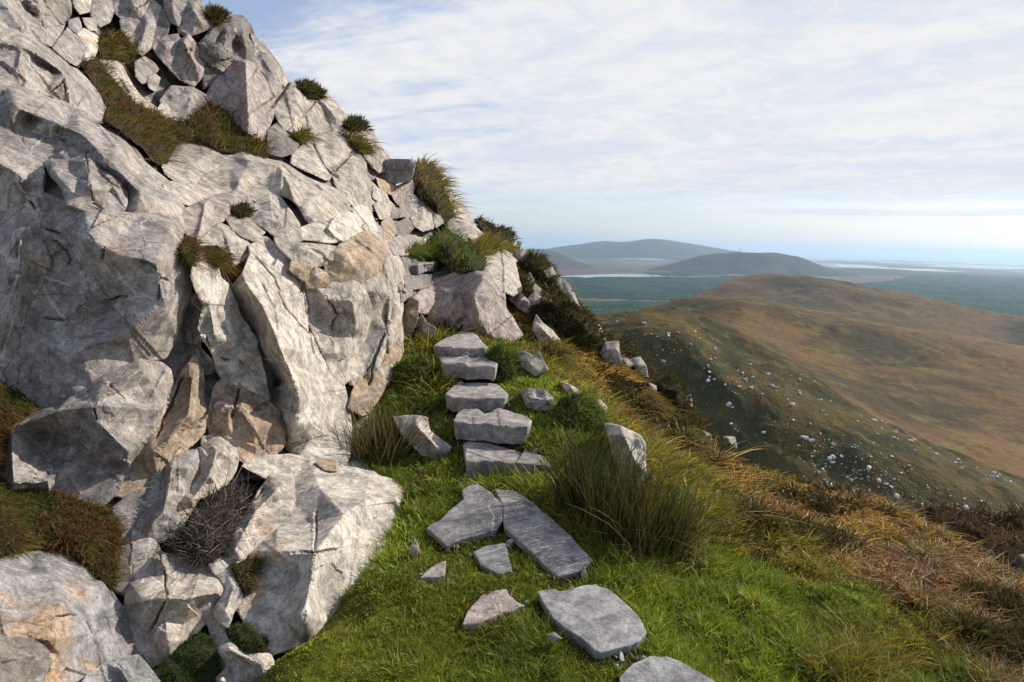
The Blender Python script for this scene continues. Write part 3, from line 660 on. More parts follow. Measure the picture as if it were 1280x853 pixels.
def rock(label, outline, inner='', edges='', tint='g', D=None, T=0.55, mtl=None, A=0.022, group='blocks of the cliff', name='rock', cat='rock', off=-0.09, kf=1.0, shade=None, vox=None, soft=1, grow=None, relief=1.05, facet=20, fj=1.0):
    """outline and inner are sight lines x,y with an optional relief in metres towards the viewer; the solid has thickness T"""
    SEEDC[0] += 1; seed = SEEDC[0]; rr = np.random.default_rng(seed + 500)
    O = parse(outline); I = parse(inner); O2 = []
    if grow is None:
        pa = np.array([p[:2] for p in O]); grow = float(np.clip(0.04 * min(np.ptp(pa[:, 0]), np.ptp(pa[:, 1])), 1.2, 2.6))
    for i, p in enumerate(O):
        q = O[(i + 1) % len(O)]; p_ = p if p[2] is not None else [p[0], p[1], off]; q_ = q if q[2] is not None else [q[0], q[1], off]
        O2.append(p_); L = math.hypot(q[0] - p[0], q[1] - p[1]); k = int(L // 13)
        for j in range(1, k + 1):
            s = j / (k + 1); jx, jy = rr.normal(0, 0.045 * min(L, 45) * 0.6, 2) * (0.7 if k > 1 else 0.5)
            O2.append([p_[0] + (q_[0] - p_[0]) * s + jx, p_[1] + (q_[1] - p_[1]) * s + jy, p_[2] + (q_[2] - p_[2]) * s])
    A_ = np.array(O2, float); n = len(A_)
    if grow:
        pv = np.roll(A_[:, :2], 1, 0); nx = np.roll(A_[:, :2], -1, 0); tg = nx - pv; tg /= np.linalg.norm(tg, axis=1, keepdims=True) + 1e-9; nv = np.stack([tg[:, 1], -tg[:, 0]], 1)
        sg = np.sign(np.sum(A_[:, 0] * nx[:, 1] - nx[:, 0] * A_[:, 1])); A_[:, :2] += nv * sg * grow
    I_ = np.array([[a, b, 0.08 if c is None else c] for a, b, c in I], float).reshape(-1, 3)
    if relief != 1: A_[:, 2] *= relief; I_[:, 2] *= relief
    own = np.concatenate([A_, I_]); ext_ = []
    ar = 0.5 * abs(np.dot(A_[:, 0], np.roll(A_[:, 1], -1)) - np.dot(A_[:, 1], np.roll(A_[:, 0], -1)))
    lo, hi = A_[:, :2].min(0), A_[:, :2].max(0); facet = max(facet, 0.24 * (hi - lo).min()); want = int(min(70, ar / facet ** 2)); tries = 0
    while len(ext_) < want and tries < 2000:
        tries += 1; p = rr.uniform(lo, hi)
        if not inpoly(np.array([p[0]]), np.array([p[1]]), A_)[0]: continue
        ref = np.concatenate([own, np.array(ext_)]) if ext_ else own
        d2 = ((ref[:, :2] - p) ** 2).sum(1)
        if d2.min() < (0.42 * facet) ** 2: continue
        w = 1 / (((own[:, :2] - p) ** 2).sum(1) + 4) ** 1.5
        ext_.append([p[0], p[1], (own[:, 2] * w).sum() / w.sum() + rr.normal(0, 0.0004 * fj * facet)])
    if ext_: I_ = np.concatenate([I_, np.array(ext_)])
    ed = []
    for ch in edges.split():
        k = [int(x) for x in ch.split('-')]; ed += [(n + a, n + b) for a, b in zip(k, k[1:])]
    allp = np.concatenate([A_, I_]); cen = A_[:, :2].mean(0)
    base = cliffD(allp[:, 0], allp[:, 1]) if D is None else np.full(len(allp), float(D))
    if callable(shade): base = shade(allp)
    mind = float(min(np.ptp(A_[:, 0]), np.ptp(A_[:, 1]))); Dm_ = float(base.mean()); small = mind < 45
    scT = Dm_ / 4.5; sc_ = kf * min(Dm_ / 4.5, 1.7 * mind * Dm_ / FPX)
    Dv = base - allp[:, 2] * sc_
    res = delaunay_2d_cdt([Vector(p[:2]) for p in allp], [(i, (i + 1) % n) for i in range(n)] + ed, [], 1, 1e-4)
    V2, E2, F2, ov = res[0], res[1], res[2], res[3]
    DD = []
    for k, v in enumerate(V2):
        if ov[k]: DD.append(Dv[ov[k][0]])
        else:
            w = 1 / (((allp[:, :2] - np.array(v[:])) ** 2).sum(1) + 1e-3); DD.append((Dv * w).sum() / w.sum())
    V2 = np.array([v[:] for v in V2]); DD = np.array(DD)
    fr = P(V2[:, 0], V2[:, 1], DD); bp = cen + (V2 - cen) * 0.95; bk = P(bp[:, 0], bp[:, 1], np.full(len(DD), 0.5) * DD + 0.5 * DD.mean() + T * scT)
    N = len(V2); bm = bmesh.new(); vs = [bm.verts.new(p) for p in np.concatenate([fr, bk])]
    cnt = {}
    for f in F2:
        f = list(f); bm.faces.new([vs[i] for i in f]); bm.faces.new([vs[i + N] for i in reversed(f)])
        for a, b in zip(f, f[1:] + f[:1]):
            if (b, a) in cnt: del cnt[(b, a)]
            else: cnt[(a, b)] = 1
    for a, b in cnt:
        try: bm.faces.new([vs[b], vs[a], vs[a + N], vs[b + N]])
        except ValueError: pass
    bmesh.ops.recalc_face_normals(bm, faces=bm.faces)
    me = bpy.data.meshes.new(name); bm.to_mesh(me); bm.free()
    vx = vox or float(np.clip(DD.mean() / 682 * (1.25 if small else 1.55), 0.004, 0.03))
    me2 = remesh(me, vx); bpy.data.meshes.remove(me)
    co = weather(me2, vx, A * sc_ / kf, seed * 13, soft=0 if small else soft, chop=1 if small else 5, freq=min(1.6, 4.5 / DD.mean() * 1.0 + 0.25))
    if mtl is not SOIL: co = fracture(me2, rr, 0, int(min(8, ar / 1800)))
    b = np.array([co[:, 0].mean(), co[:, 1].mean(), co[:, 2].min()]); rebase(me2, b); me2.materials.clear()
    me2.polygons.foreach_set('use_smooth', np.full(len(me2.polygons), mtl is SOIL)); me2.name = name; o = link(name, me2, mtl or ROCK); o.location = b
    tn = np.array(ROCKTINT[tint]) * rr.uniform(0.93, 1.07); o.color = (*tn, 1)
    tag(o, label, cat, group); return o

R = rock
# --- the cliff, upper left
R('big smooth grey block in the upper left, above the rounded grey slab', '-60,20 20,34 43,50 80,78 110,103 130,120,-.1 137,138,-.12 128,153,-.12 104,146 82,130,-.15 57,117,-.12 0,112,-.1 -60,112', '-40,45,.12 30,58,.16 80,92,.16 86,112,.16 112,120,.08', '0-1-2-3', 'g')
R('grey sliver of slab at the extreme top left corner', '-60,-60 2,-40 25,15 50,52 20,38 -60,22', '0,0,.1 25,32,.1', '0-1', 'g')
R('smooth grey slab at the top left, cut by a long straight joint', '2,-60 40,-60 55,8 80,31 67,59 50,50 25,14', '30,-10,.08 58,32,.1', '0-1', 'g')
R('grey four-sided block under the top left joint, beside the orange stained stone', '66,60 85,34 106,57 104,76 95,82 80,72', '88,55,.06', '', 'g')
R('small white stone with an orange blotch beside the upper grass ledge', '96,42 104,36 122,46 124,58 116,75 105,77 107,58', '110,50,.07 113,62,.06', '0-1', 'c', mtl=ROCKS)
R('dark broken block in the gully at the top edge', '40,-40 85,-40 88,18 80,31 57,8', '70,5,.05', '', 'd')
R('narrow pale stone at the top edge beside the dark gully', '88,-40 118,-40 112,15 100,18 92,8', '103,0,.06', '', 'w')
R('small pale wedge below the narrow stone in the top gully', '86,26 98,22 102,36 94,42 86,33', '94,31,.05', '', 'g')
R('small rounded stone in the gully, right of the pale wedge', '103,23 118,23 122,39 110,37', '112,29,.05', '', 'w')
R('light grey block right of the gully at the top edge', '113,14 122,-30 133,-30 142,14 137,28 125,34 115,25', '128,10,.07', '', 'g')
R('broad light grey block at the top edge, with flat face', '136,-60 197,-60 190,4 176,24 165,26 150,23 142,12 134,0', '160,-10,.08 170,12,.08', '0-1', 'g')
R('small grey block tucked below the broad top block', '150,25 163,23 175,26 161,49 152,40', '162,33,.06', '', 'g')
R('tall leaning grey block left of the dark hollow near the top', '176,25 193,2 201,10 193,36 188,60 178,69 160,50', '184,30,.08 178,52,.07', '0-1', 'g')
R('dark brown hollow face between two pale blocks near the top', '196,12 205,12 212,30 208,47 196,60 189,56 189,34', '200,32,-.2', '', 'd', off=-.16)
R('slender pale pillar right of the dark hollow near the top', '203,-60 232,-60 231,12 223,33 213,28 206,10', '215,0,.08 217,20,.08', '0-1', 'g')
R('bright overhanging block on the left part of the skyline', '228,-60 240,-20 253,7 262,21 270,32,-.05 245,42 232,45 223,40 223,30 231,10', '240,10,.08 250,26,.08', '0-1', 'g')
R('brown fractured block left of the diagonal crack under the skyline', '190,58 206,46 222,43 225,50 211,85 196,68', '208,60,.06', '', 'p')
R('pinkish wedge block under the overhang with a bright right side', '226,50 236,43 247,60 255,82,-.12 252,96,-.12 242,108 226,100 211,86', '230,52,.1 248,88,.1', '0-1', 'p')
R('greenish grey square block above the grass ledge', '168,78 180,71 193,80 198,87 187,101 178,105 170,96', '181,84,.06', '', 'g')
R('small cube of pale stone beside the greenish square block', '184,100 192,91 200,98 194,115 186,109', '192,101,.05', '', 'g')
R('long pale rib of rock running down the grass ledge', '126,74 140,70 151,82 162,105 174,122 200,140 193,143 170,128 150,110 137,92', '146,88,.07 165,118,.06', '0-1', 'w')
R('grey angular block rising from the right end of the grass ledge', '200,126 214,108 240,110 257,120 262,130 250,142 228,152 212,140', '216,120,.08 238,118,.1 236,138,.06', '0-1-2', 'g')
R('small white shard on the grass ledge', '194,142 203,127 215,140 228,153 209,151', '205,140,.05', '', 'c')
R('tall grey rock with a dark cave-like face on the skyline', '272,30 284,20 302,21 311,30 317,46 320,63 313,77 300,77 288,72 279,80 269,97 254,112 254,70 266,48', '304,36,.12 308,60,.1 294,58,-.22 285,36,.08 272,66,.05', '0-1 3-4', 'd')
R('weathered grey block descending the skyline right of the cave-like face', '313,42 328,54 340,70 351,85 353,102 345,122 330,92 312,77 319,60', '328,72,.07 340,92,.06', '0-1', 'g')
R('large pinkish slab with a straight pale vertical edge down its middle', '281,80 305,75 318,79 333,97 343,118 339,146 328,178 310,168 290,152 259,120 270,98', '307,78,.22 309,120,.24 311,165,.18 330,120,.02', '0-1-2', 'p', A=.022)
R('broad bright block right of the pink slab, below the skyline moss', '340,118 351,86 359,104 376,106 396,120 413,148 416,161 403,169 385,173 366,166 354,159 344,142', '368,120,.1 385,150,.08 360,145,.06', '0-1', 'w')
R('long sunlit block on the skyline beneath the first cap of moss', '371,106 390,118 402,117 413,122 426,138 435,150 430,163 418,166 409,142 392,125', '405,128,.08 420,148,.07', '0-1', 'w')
R('small dark brown block in the corner under the pink slab', '334,163 345,155 353,162 373,181 367,191 352,196 335,191', '347,175,.08 358,182,.06', '0-1', 'd')
R('pale block with a groove down it above the long rounded ledge', '366,192 385,178 399,169 411,190 415,217 410,226 385,214 364,204', '392,185,.07 395,205,.06', '0-1', 'w')
R('tan rounded block below the small heather tuft on the slope', '398,168 415,165 435,175 442,190 428,202 415,217 405,193', '418,182,.08', '', 'w')
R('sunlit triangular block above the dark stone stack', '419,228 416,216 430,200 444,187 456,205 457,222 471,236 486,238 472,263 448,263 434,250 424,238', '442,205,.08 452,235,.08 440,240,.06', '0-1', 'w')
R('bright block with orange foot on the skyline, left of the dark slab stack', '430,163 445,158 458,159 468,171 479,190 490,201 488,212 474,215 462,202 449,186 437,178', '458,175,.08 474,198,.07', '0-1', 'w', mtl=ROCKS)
# --- middle tier
R('rounded bright boulder directly under the grass ledge', '203,207 210,187 222,179 238,176 262,185 281,198 270,210 255,217 240,234 225,230 208,218', '228,190,.12 255,195,.12 240,210,.1', '0-1', 'w')
R('long rounded ledge boulder with dull left face and bright right face', '270,189 285,184 310,191 335,201 351,204 378,221 400,231 420,239 435,250 438,263 420,270 405,280 390,278 375,257 362,247 345,242 325,253 300,242 285,242 262,252 238,236 255,215 277,200', '350,208,.22 359,226,.25 368,252,.18 310,200,.14 300,225,.12 395,245,.08 415,255,.04', '0-1-2 3-0', 'w', mtl=ROCKS)
R('low thin strip of pale rock under the rounded boulder', '203,231 214,227 246,240 254,250 236,257 224,252 209,241', '228,238,.05', '', 'w')
R('box-shaped block with a dark left side in the middle of the cliff', '226,259,-.2 254,252 268,247 297,238 307,244 319,259 300,270 287,269 272,279 255,291 245,301 231,291,-.25 225,270,-.25', '256,254,.12 283,262,.1 247,297,.1 290,245,.0', '0-2 0-1', 'p')
R('angular stone with a dark stripe below the box-shaped block', '245,305 274,279 284,284 301,291 315,313 307,322 292,332 274,306 250,307', '278,286,.08 291,322,.08 300,305,.02', '0-1', 'w')
R('rounded pale knob at the right of the box-shaped block', '317,257 335,245 348,245 355,255 373,281 377,302 362,301 345,296 325,281 304,271', '338,254,.12 352,278,.12 330,272,.08', '0-1', 'w')
R('small wedge of rock between the box-shaped block and the tall slabs', '282,273 300,269 312,276 331,291 318,302 304,297 290,286', '308,284,.06', '', 'w')
R('crest of curved white rock in the middle of the cliff', '375,286 400,278 420,268 450,257 463,262 473,291 455,292 440,299 415,303 395,301 377,299', '400,286,.08 440,272,.1 430,288,.04', '0-1', 'c')
R('big tan block with a flat face near the right end of the cliff', '406,331 425,309 440,299 458,289 473,300 486,319 483,331 470,341 450,353 438,354 419,351 407,341', '430,322,.1 462,300,.14 468,330,.12', '0-1-2', 't', A=.025)
R('pale ledge stone left of the big tan block', '342,297 362,303 395,306 421,309 408,330 392,335 366,326 349,311', '375,310,.08 400,320,.06', '0-1', 'w')
R('small orange tan cube under the pale ledge stone', '364,327 391,334 382,353 361,337', '376,338,.05', '', 't', mtl=ROCKS)
R('small orange tan wedge right of the tan cube, above the big bright face', '382,353 394,334 406,340 416,351 405,359 384,361', '397,346,.05', '', 't', mtl=ROCKS)
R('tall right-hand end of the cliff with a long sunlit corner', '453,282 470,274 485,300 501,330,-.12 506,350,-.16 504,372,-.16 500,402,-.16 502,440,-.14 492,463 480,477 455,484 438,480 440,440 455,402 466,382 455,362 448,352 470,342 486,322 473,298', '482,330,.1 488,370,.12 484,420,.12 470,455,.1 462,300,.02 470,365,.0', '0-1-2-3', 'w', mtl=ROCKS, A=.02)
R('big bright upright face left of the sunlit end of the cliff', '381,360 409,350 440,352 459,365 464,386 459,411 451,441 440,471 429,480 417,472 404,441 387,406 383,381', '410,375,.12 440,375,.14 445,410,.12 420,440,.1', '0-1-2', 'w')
R('low brown stained block at the foot of the right end of the cliff', '445,482 462,452 497,424 502,441 493,464 471,500 455,520 436,510', '468,468,.08 488,446,.08', '0-1', 't', mtl=ROCKS)
R('tall leaning white slab with a dark left side, the longest of the cliff', '304,343,.05 314,318,.06 310,297 333,298 363,330 385,363,-.1 390,404,-.1 406,435,-.1 426,470,-.1 435,505,-.1 437,560,-.1 431,582 400,580 376,570 354,555,-.3 350,538,-.3 343,523,-.3 334,508,-.3 344,490,-.3 352,476,-.35 333,459,-.35 318,444,-.35 314,417,-.35 290,383,-.3 284,366,-.2', '312,360,.16 329,384,.24 342,413,.27 350,434,.28 367,478,.28 374,503,.27 372,528,.2 400,530,.12', '0-1-2-3-4-5-6', 'c', A=.022)
R('leaning white slab left of the longest slab, with a jagged foot', '243,316 252,316 271,330 274,348 284,356 295,384,-.1 320,427,-.12 320,437,-.1 324,445 337,504 313,491 288,477 278,472 271,461 268,444,.05 249,411,.08 256,381,.1 245,361,.08 241,342,.06', '262,380,.14 268,420,.15 300,450,.06 285,400,.06', '0-1', 'c', A=.02)
R('recessed face, tinted dark for its shade, between the giant grey face and the leaning white slab', '239,366 257,381,.02 251,412,.02 249,436,.02 263,450,.02 273,463 258,467 240,462 221,472 206,452,-.5 217,410,-.5 227,385,-.45', '240,405,-.2 238,440,-.2', '0-1', 'd', off=-.2)  # shade on this left-facing side is put into the dark tint
# --- giant faces
R('smooth rounded grey top of the cliff on the left, above the giant face', '-60,106 0,109 30,111 60,124 85,131 105,142 125,159 145,179 165,194 185,209 201,221 226,242 229,263 217,282 195,275 178,274,-.15 155,270,-.2 155,242,-.2 135,217,-.15 110,200,-.1 90,186,-.1 75,191,-.15 52,207,-.15 40,196 20,171 0,156 -60,142', '20,135,.1 60,150,.16 100,165,.18 140,205,.14 175,240,.12 205,255,.08 38,165,-.1', '0-1-2-3-4-5', 'g', mtl=ROCK)
R('orange stained block set into the middle of the left cliff', '54,203,-.3 75,193 92,183 105,191 113,189 141,212 159,229,-.1 157,256,-.1 150,270 140,270 120,257 110,264 85,257,.06 80,237,.08', '64,210,.1 84,236,.12 110,205,.12 112,235,.12 140,225,.1', '0-1 2-3', 'g', mtl=ROCKS)
R('giant dark grey rock face with lichen, the largest on the left', '48,240 85,255 115,261 142,268 180,269 222,260 229,281,-.12 227,300,-.12 234,321,-.12 239,345,-.15 237,371,-.15 226,399,-.12 215,431 206,448 178,450 150,464 115,482 75,510 40,510 10,501 6,470 16,455 29,430 27,411 36,384 54,356 60,325 50,305', '110,300,.1 150,320,.12 196,326,.14 212,290,.1 205,378,.12 160,418,.12 100,440,.08 110,372,.12 60,440,.02', '2-3 2-4 4-5-6', 'e', A=.02)
R('grey slab at the left edge above the long oblique crack', '-60,146 0,158 20,172 40,197 53,209 52,244 30,244 0,277 -60,300', '-10,200,.1 25,220,.1', '0-1', 'e')
R('tall grey slab at the left edge below the oblique crack', '-60,302 0,281 31,246 51,250 49,290 59,325 53,353 34,382 25,410 28,430 13,458 4,478 -60,500', '25,290,.12 22,340,.1 0,420,.05', '0-1-2', 'e', mtl=ROCKS)
R('large pale slanting block on the lower left, under the giant face', '-6,538,-.3 11,531 40,515 71,511 117,480 134,468 173,450 202,455,-.1 212,463,-.1 216,484,-.1 199,517,-.08 179,558,-.08 158,585,-.08 141,618,-.08 122,640 85,632 55,622 20,618 11,612 -8,606,-.3', '14,536,.14 72,514,.2 118,505,.22 196,512,.06 175,462,.06 160,565,.1 60,600,.14 16,605,.12', '0-1-2-3 2-4 0-7', 'g', A=.02)
R('brown streaked slab between the two crevices in the lower cliff', '231,462 244,444 253,459 253,500 263,523 251,543 218,575 186,602 160,624 141,618 160,585 182,557 201,517 219,485', '240,470,.08 235,520,.1 195,570,.1', '0-1-2', 't', A=.02)
R('broad streaked brown face under the leaning white slabs', '267,486 278,474 288,476 313,491 337,505 346,513 355,540 355,556 336,576 308,580 297,570 291,558 278,547 262,545 261,523', '300,510,.12 320,540,.12 285,530,.06 340,530,.06', '0-1', 't', A=.02)
R('lichen-blotched grey strip below the streaked slab', '179,616 200,588 221,568 251,562 253,591 233,618 220,633 219,652 209,675 194,678 165,660 173,636', '215,585,.1 205,640,.12 190,655,.1 235,585,.08', '0-1-2', 'g')
R('curved pale block with a shadowed notch above the dead heather', '253,547 277,545 291,556 297,574 293,589 281,607 263,616 246,625 234,646 223,669 210,675 218,651 221,632 234,618 252,591', '272,565,.12 262,595,.12 240,625,.08', '0-1-2', 'w')
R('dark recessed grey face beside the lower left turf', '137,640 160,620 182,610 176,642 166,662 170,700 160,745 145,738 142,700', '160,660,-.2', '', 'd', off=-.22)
# --- foreground blocks
R('dark grey boulder with an orange broken corner, bottom left', '-60,704 0,701 21,693 67,686 91,686 110,710 130,728 141,744 156,765 166,795 180,822 150,840 120,830 100,870 80,920 -60,920', '0,722,.1 62,718,.12 100,734,.12 129,733,.08 76,757,.22 -60,765,.2 150,770,.08 120,790,.1 60,800,.15', '0-1-2-3 4-2', 's', mtl=ROCKS, A=.02)
R('dark block at the very bottom left corner', '-60,800 0,797 50,802 60,816 45,870 40,920 -60,920', '20,812,.1 30,850,.12', '0-1', 'd', off=.12)
R('small grey boulder cut by the bottom edge, beside the orange corner', '88,870 110,845 132,831 172,820 186,836 202,858 205,920 85,920', '150,835,.2 170,870,.2', '0-1', 'b', off=.06)
R('upright boulder with white crown and yellow-brown foot, lower left', '164,661 192,677 201,692 228,696 261,708 285,735 281,742 269,768 235,799 214,824 190,833 179,821 164,794 156,767 158,746 164,717 167,684', '202,700,.12 206,748,.22 178,750,.2 240,746,.2 272,742,.08 210,800,.12', '2-1-3-4', 'w', mtl=ROCKS)
R('huge cream boulder in the foreground, its sunlit side meeting the turf', '303,582 330,571 362,569 397,578 433,585 467,591 507,608 528,632 532,644 522,664 502,677 475,705 442,735 425,758 395,798 367,809 338,819 325,792 298,771 303,735 316,690 342,669 356,649 366,625 366,602 333,597', '492,616,.06 460,624,.13 430,644,.19 396,688,.28 345,690,.2 380,770,.2 400,610,.1', '0-1-2-3-4 3-5', 'c', mtl=ROCKS, A=.02)
R('split pale rock strip along the left of the huge cream boulder', '271,704 284,680 296,660 309,645 324,615 339,597 365,601 367,626 356,651 343,669 321,682 300,701 285,713', '320,640,.08 345,615,.08 295,685,.08', '2-0-1', 'w', mtl=ROCKS)
R('bent arm of white rock right of the white-crowned boulder', '261,705 275,699 290,714 301,738 303,749 291,766 284,787 269,771 267,763 283,736', '292,735,.08 282,765,.06', '0-1', 'c')
R('low white-topped stone at the bottom, left of the huge cream boulder', '260,776 271,769 284,800 300,808 337,818 345,853 345,920 252,920 260,860 274,840 266,800', '285,812,.14 325,830,.16 276,850,.08', '0-1', 'c')
R('small flat stone lying on top of the huge cream boulder', '394,579,.1 405,573,.12 419,577,.1 421,589,.14 407,588,.14', '408,580,.16', '', 't', T=.15)
# --- right foot of the cliff
R('pale leaning stone at the foot of the right end of the cliff', '503,386 514,371 523,377 521,401 513,421 501,430 499,406', '512,392,.08', '', 't', D=6.7, T=.25)
R('cream stone plate standing left of the top stair', '530,402 544,411 541,427 533,446 521,437 525,420', '536,416,.06', '', 'w', D=6.75, T=.2, off=.0)
R('tan split stone behind the cream stone plate', '514,426 527,393 532,402 525,437 511,442', '521,420,.06', '', 't', D=6.85, T=.22)
R('small tan stone between the stone plate and the shaded boulder', '533,402 540,389 551,394 554,412 545,423', '543,402,.05', '', 't', D=7.3, T=.22)
R('shaded purple-grey boulder with a bright right edge above the top stair', '511,380 525,366 543,352 573,341 600,338 612,339 628,360,-.12 631,386,-.14 641,401,-.14 652,419,-.14 641,426 622,428 612,416 589,416 566,404 547,394 520,390', '604,347,.12 592,368,.16 600,400,.22 612,372,.1 560,368,.08', '0-1-2', 'p', D=None, T=.9, A=.022)
R('tall white block cleft by a straight vertical joint behind the shaded boulder', '600,327 620,307 630,312 641,316 647,350 652,363 641,369 627,363 611,340 601,337', '626,315,.12 630,345,.12', '0-1', 'c', T=.6)
R('narrow white pillar right of the cleft block', '636,307 645,301 648,325 641,331 635,318', '642,315,.06', '', 'c', T=.5)
# --- stack and rubble
R('flat dark slab on top of the stone stack on the skyline', '480,203 484,200 512,200 519,208 514,212 482,210', '484,204,.06 512,205,.06', '0-1', 's', D=9.7, T=.9, A=.015, off=-.02)
R('thick grey-green block carrying the flat dark slab of the stack', '469,213 482,209 518,210 513,227 484,229 472,221', '484,212,.1 484,226,.08 510,214,.05', '0-1', 's', D=9.75, T=1.0, A=.015, off=-.03)
rub = [('flat tan stone right under the stone stack', '496,233 516,225 519,236 508,241', 'p'), ('brown stone with a slanting top below the stone stack', '490,245 500,237 515,243 526,252 510,257 497,256', 'p'), ('sunlit tan wedge left in the rubble', '467,256 482,246 493,258 491,273 475,274', 'w'),
       ('tilted grey stone right of the sunlit tan wedge', '502,266 515,251 526,256 519,269 506,273', 'g'), ('little dark wedge between the sunlit tan wedge and the tilted grey stone', '489,258 501,262 497,273 488,273', 'd'), ('largest pale stone of the rubble, beside the mossy hummock', '512,270 530,254 541,258 546,268 541,286 528,289 517,281', 'w'),
       ('dark pitted stone low in the rubble', '494,280 510,272 517,285 507,296 493,293', 'd'), ('upright pale brown stone at the left foot of the rubble', '477,278 488,271 496,288 489,302 479,298', 't'), ('wide brown stone just above the upper stair slab', '484,303 500,294 520,295 525,308 509,319 494,319', 'p'),
       ('small white stone right of the wide brown stone', '519,296 532,299 538,308 525,313', 'c'), ('thin upright stone under the mossy hummock', '541,270 550,259 554,278 545,285', 'w'), ('grey block beside the path tuft, left of two', '559,275 575,271 585,290 583,306 570,304 561,290', 'g'),
       ('pale block beside the path tuft, right of two', '575,271 590,281 601,291 617,303 613,310 598,306 586,296', 'w'), ('smooth pale block on the skyline right of the mossy hummock', '550,231 562,235 567,246 561,256 553,248', 'w'), ('long white slab descending the skyline right of the mossy hummock', '559,246 568,243 581,262 592,276 583,280 569,269', 'w'),
       ('small pinkish stone under the skyline heather', '589,301 600,292 619,304 617,313 605,317', 'p'), ('low dark stone between the upper stair slab and the shaded boulder', '505,345 540,344 536,359 508,363', 'd'), ('narrow dark stone below the upper stair slab', '500,360 516,362 512,374 502,378', 'd'), ('grey slab leaning on the cliff beside the stone stack', '466,232 480,240 486,250 474,254 466,246', 'w'),
       ('tan block wedged under the stone stack', '470,222 488,230 500,236 490,244 476,238', 't'), ('mid grey block between two pale stones of the rubble', '500,255 514,256 511,270 499,272', 'g')]
for lb, ol, tn in rub:
    pts = np.array([p[:2] for p in parse(ol)]); c = pts.mean(0)
    R(lb, ol, f'{c[0]-2:.1f},{c[1]-2:.1f},.1', '', tn, T=.5, A=.03, group='rubble stones below the stack')
# fill: loose stones in the gully under the stack, all alike in make
# --- upper stair slabs
def slab(label, poly, th, tint='s', D=None, z=None, name='step_slab', cat='step', group='stone steps', mtl=None, A=.009, tilt=None, grow=1.0):
    """poly: outline of the top face as seen; the top lies in a level (or given) plane, th thick"""
    SEEDC[0] += 1; seed = SEEDC[0]; rr = np.random.default_rng(seed + 900); O = parse(poly); O2 = []
    for i, p in enumerate(O):
        q = O[(i + 1) % len(O)]; O2.append(p[:2]); L = math.hypot(q[0] - p[0], q[1] - p[1]); k = int(L // 12)
        for j in range(1, k + 1):
            s = j / (k + 1); jx, jy = rr.normal(0, 0.9, 2); O2.append([p[0] + (q[0] - p[0]) * s + jx * .8, p[1] + (q[1] - p[1]) * s + jy * .7])
    a = np.array(O2)
    if name == 'step_slab': cx = a[:, 0].mean(); a[:, 0] = cx + (a[:, 0] - cx) * 1.05
    r = rays(a[:, 0], a[:, 1])
    if tilt is None: tilt = (0, 0)
    rc = rays(a[:, 0].mean(), a[:, 1].mean()); pc = rc * ((z + 0.008) / rc[2])
    if tilt == 'lie':
        e = .25; gx = float(gz(pc[0] + e, pc[1]) - gz(pc[0] - e, pc[1])) / (2 * e); gy = float(gz(pc[0], pc[1] + e) - gz(pc[0], pc[1] - e)) / (2 * e); tilt = (float(np.clip(gx, -.12, .12)), float(np.clip(gy, -.05, .2)))
        pc = rc * (float(gz(pc[0], pc[1])) / rc[2]); pc[2] += .034
    n_ = np.array([-tilt[0], -tilt[1], 1.0]); d0 = float(n_ @ pc)
    k = d0 / (r @ n_); top = r * k[:, None]
    bot = top.copy(); cen = top.mean(0); bot[:, :2] = cen[:2] + (bot[:, :2] - cen[:2]) * 0.95; bot[:, 2] -= th
    bm = bmesh.new(); n = len(top); vs = [bm.verts.new(p) for p in np.concatenate([top, bot])]
    bm.faces.new(vs[:n]); bm.faces.new(vs[n:][::-1])
    for i in range(n): bm.faces.new([vs[(i + 1) % n], vs[i], vs[i + n], vs[(i + 1) % n + n]])
    bmesh.ops.recalc_face_normals(bm, faces=bm.faces); me = bpy.data.meshes.new(name); bm.to_mesh(me); bm.free()
    Dm = cen[1]; vx = float(np.clip(Dm / 682 * 1.2, 0.004, 0.02)); me2 = remesh(me, vx); bpy.data.meshes.remove(me)
    co = weather(me2, vx, A * Dm / 4.5, seed * 13, strat=0.3, freq=1.5, chop=0, soft=0); co = fracture(me2, rr, 0, 2 if name == 'step_slab' else 0); b = np.array([co[:, 0].mean(), co[:, 1].mean(), co[:, 2].min()]); rebase(me2, b); me2.materials.clear(); me2.name = name
    o = link(name, me2, mtl or SLATE); o.location = b; o.color = (*(np.array(ROCKTINT[tint]) * rr.uniform(.95, 1.05)), 1); tag(o, label, cat, group); SLABS.append(top[:, :2].copy()); return o
SLABS = []
def zat(px, py, D): return float(P(px, py, D)[2])
slab('lowest stone step, cracked in two levels, with a loose chip on it', '581,556 585,551 600,551 624,551 644,557 668,566 680,573 687,583 668,581 644,579 615,577 584,576', .13, 'k', z=zat(600, 577, 4.26))
slab('second stone step from below, the widest, with a notch in its back edge', '569,525 574,516 581,511 595,509 601,513 606,517 614,515 621,510 634,513 650,518 663,526 658,533 640,534 615,531 585,529 571,528', .13, 'k', z=zat(610, 530, 4.66))
slab('middle stone step, third of five, with a clean straight front', '558,492 571,479 595,478 620,480 634,493 630,498 600,498 566,497', .12, 'k', z=zat(600, 497, 5.14))
slab('fourth stone step from below, with an angular front corner', '549,446 575,445 604,445 621,454 618,460 608,457 585,458 568,456 554,454', .12, 'k', z=zat(585, 457, 5.66))
slab('top stone step, fifth of five, at the foot of the shaded boulder', '543,432 556,423 570,415 586,414 597,420 608,433 604,435 575,435 552,434', .12, 'k', z=zat(578, 434, 6.1))
slab('long flat stone slab bridging the path above the shaded boulder', '496,325 512,321 535,319 554,318 555,324 541,328 515,331 498,331', .13, 's', z=zat(525, 329, 8.75), A=.014)
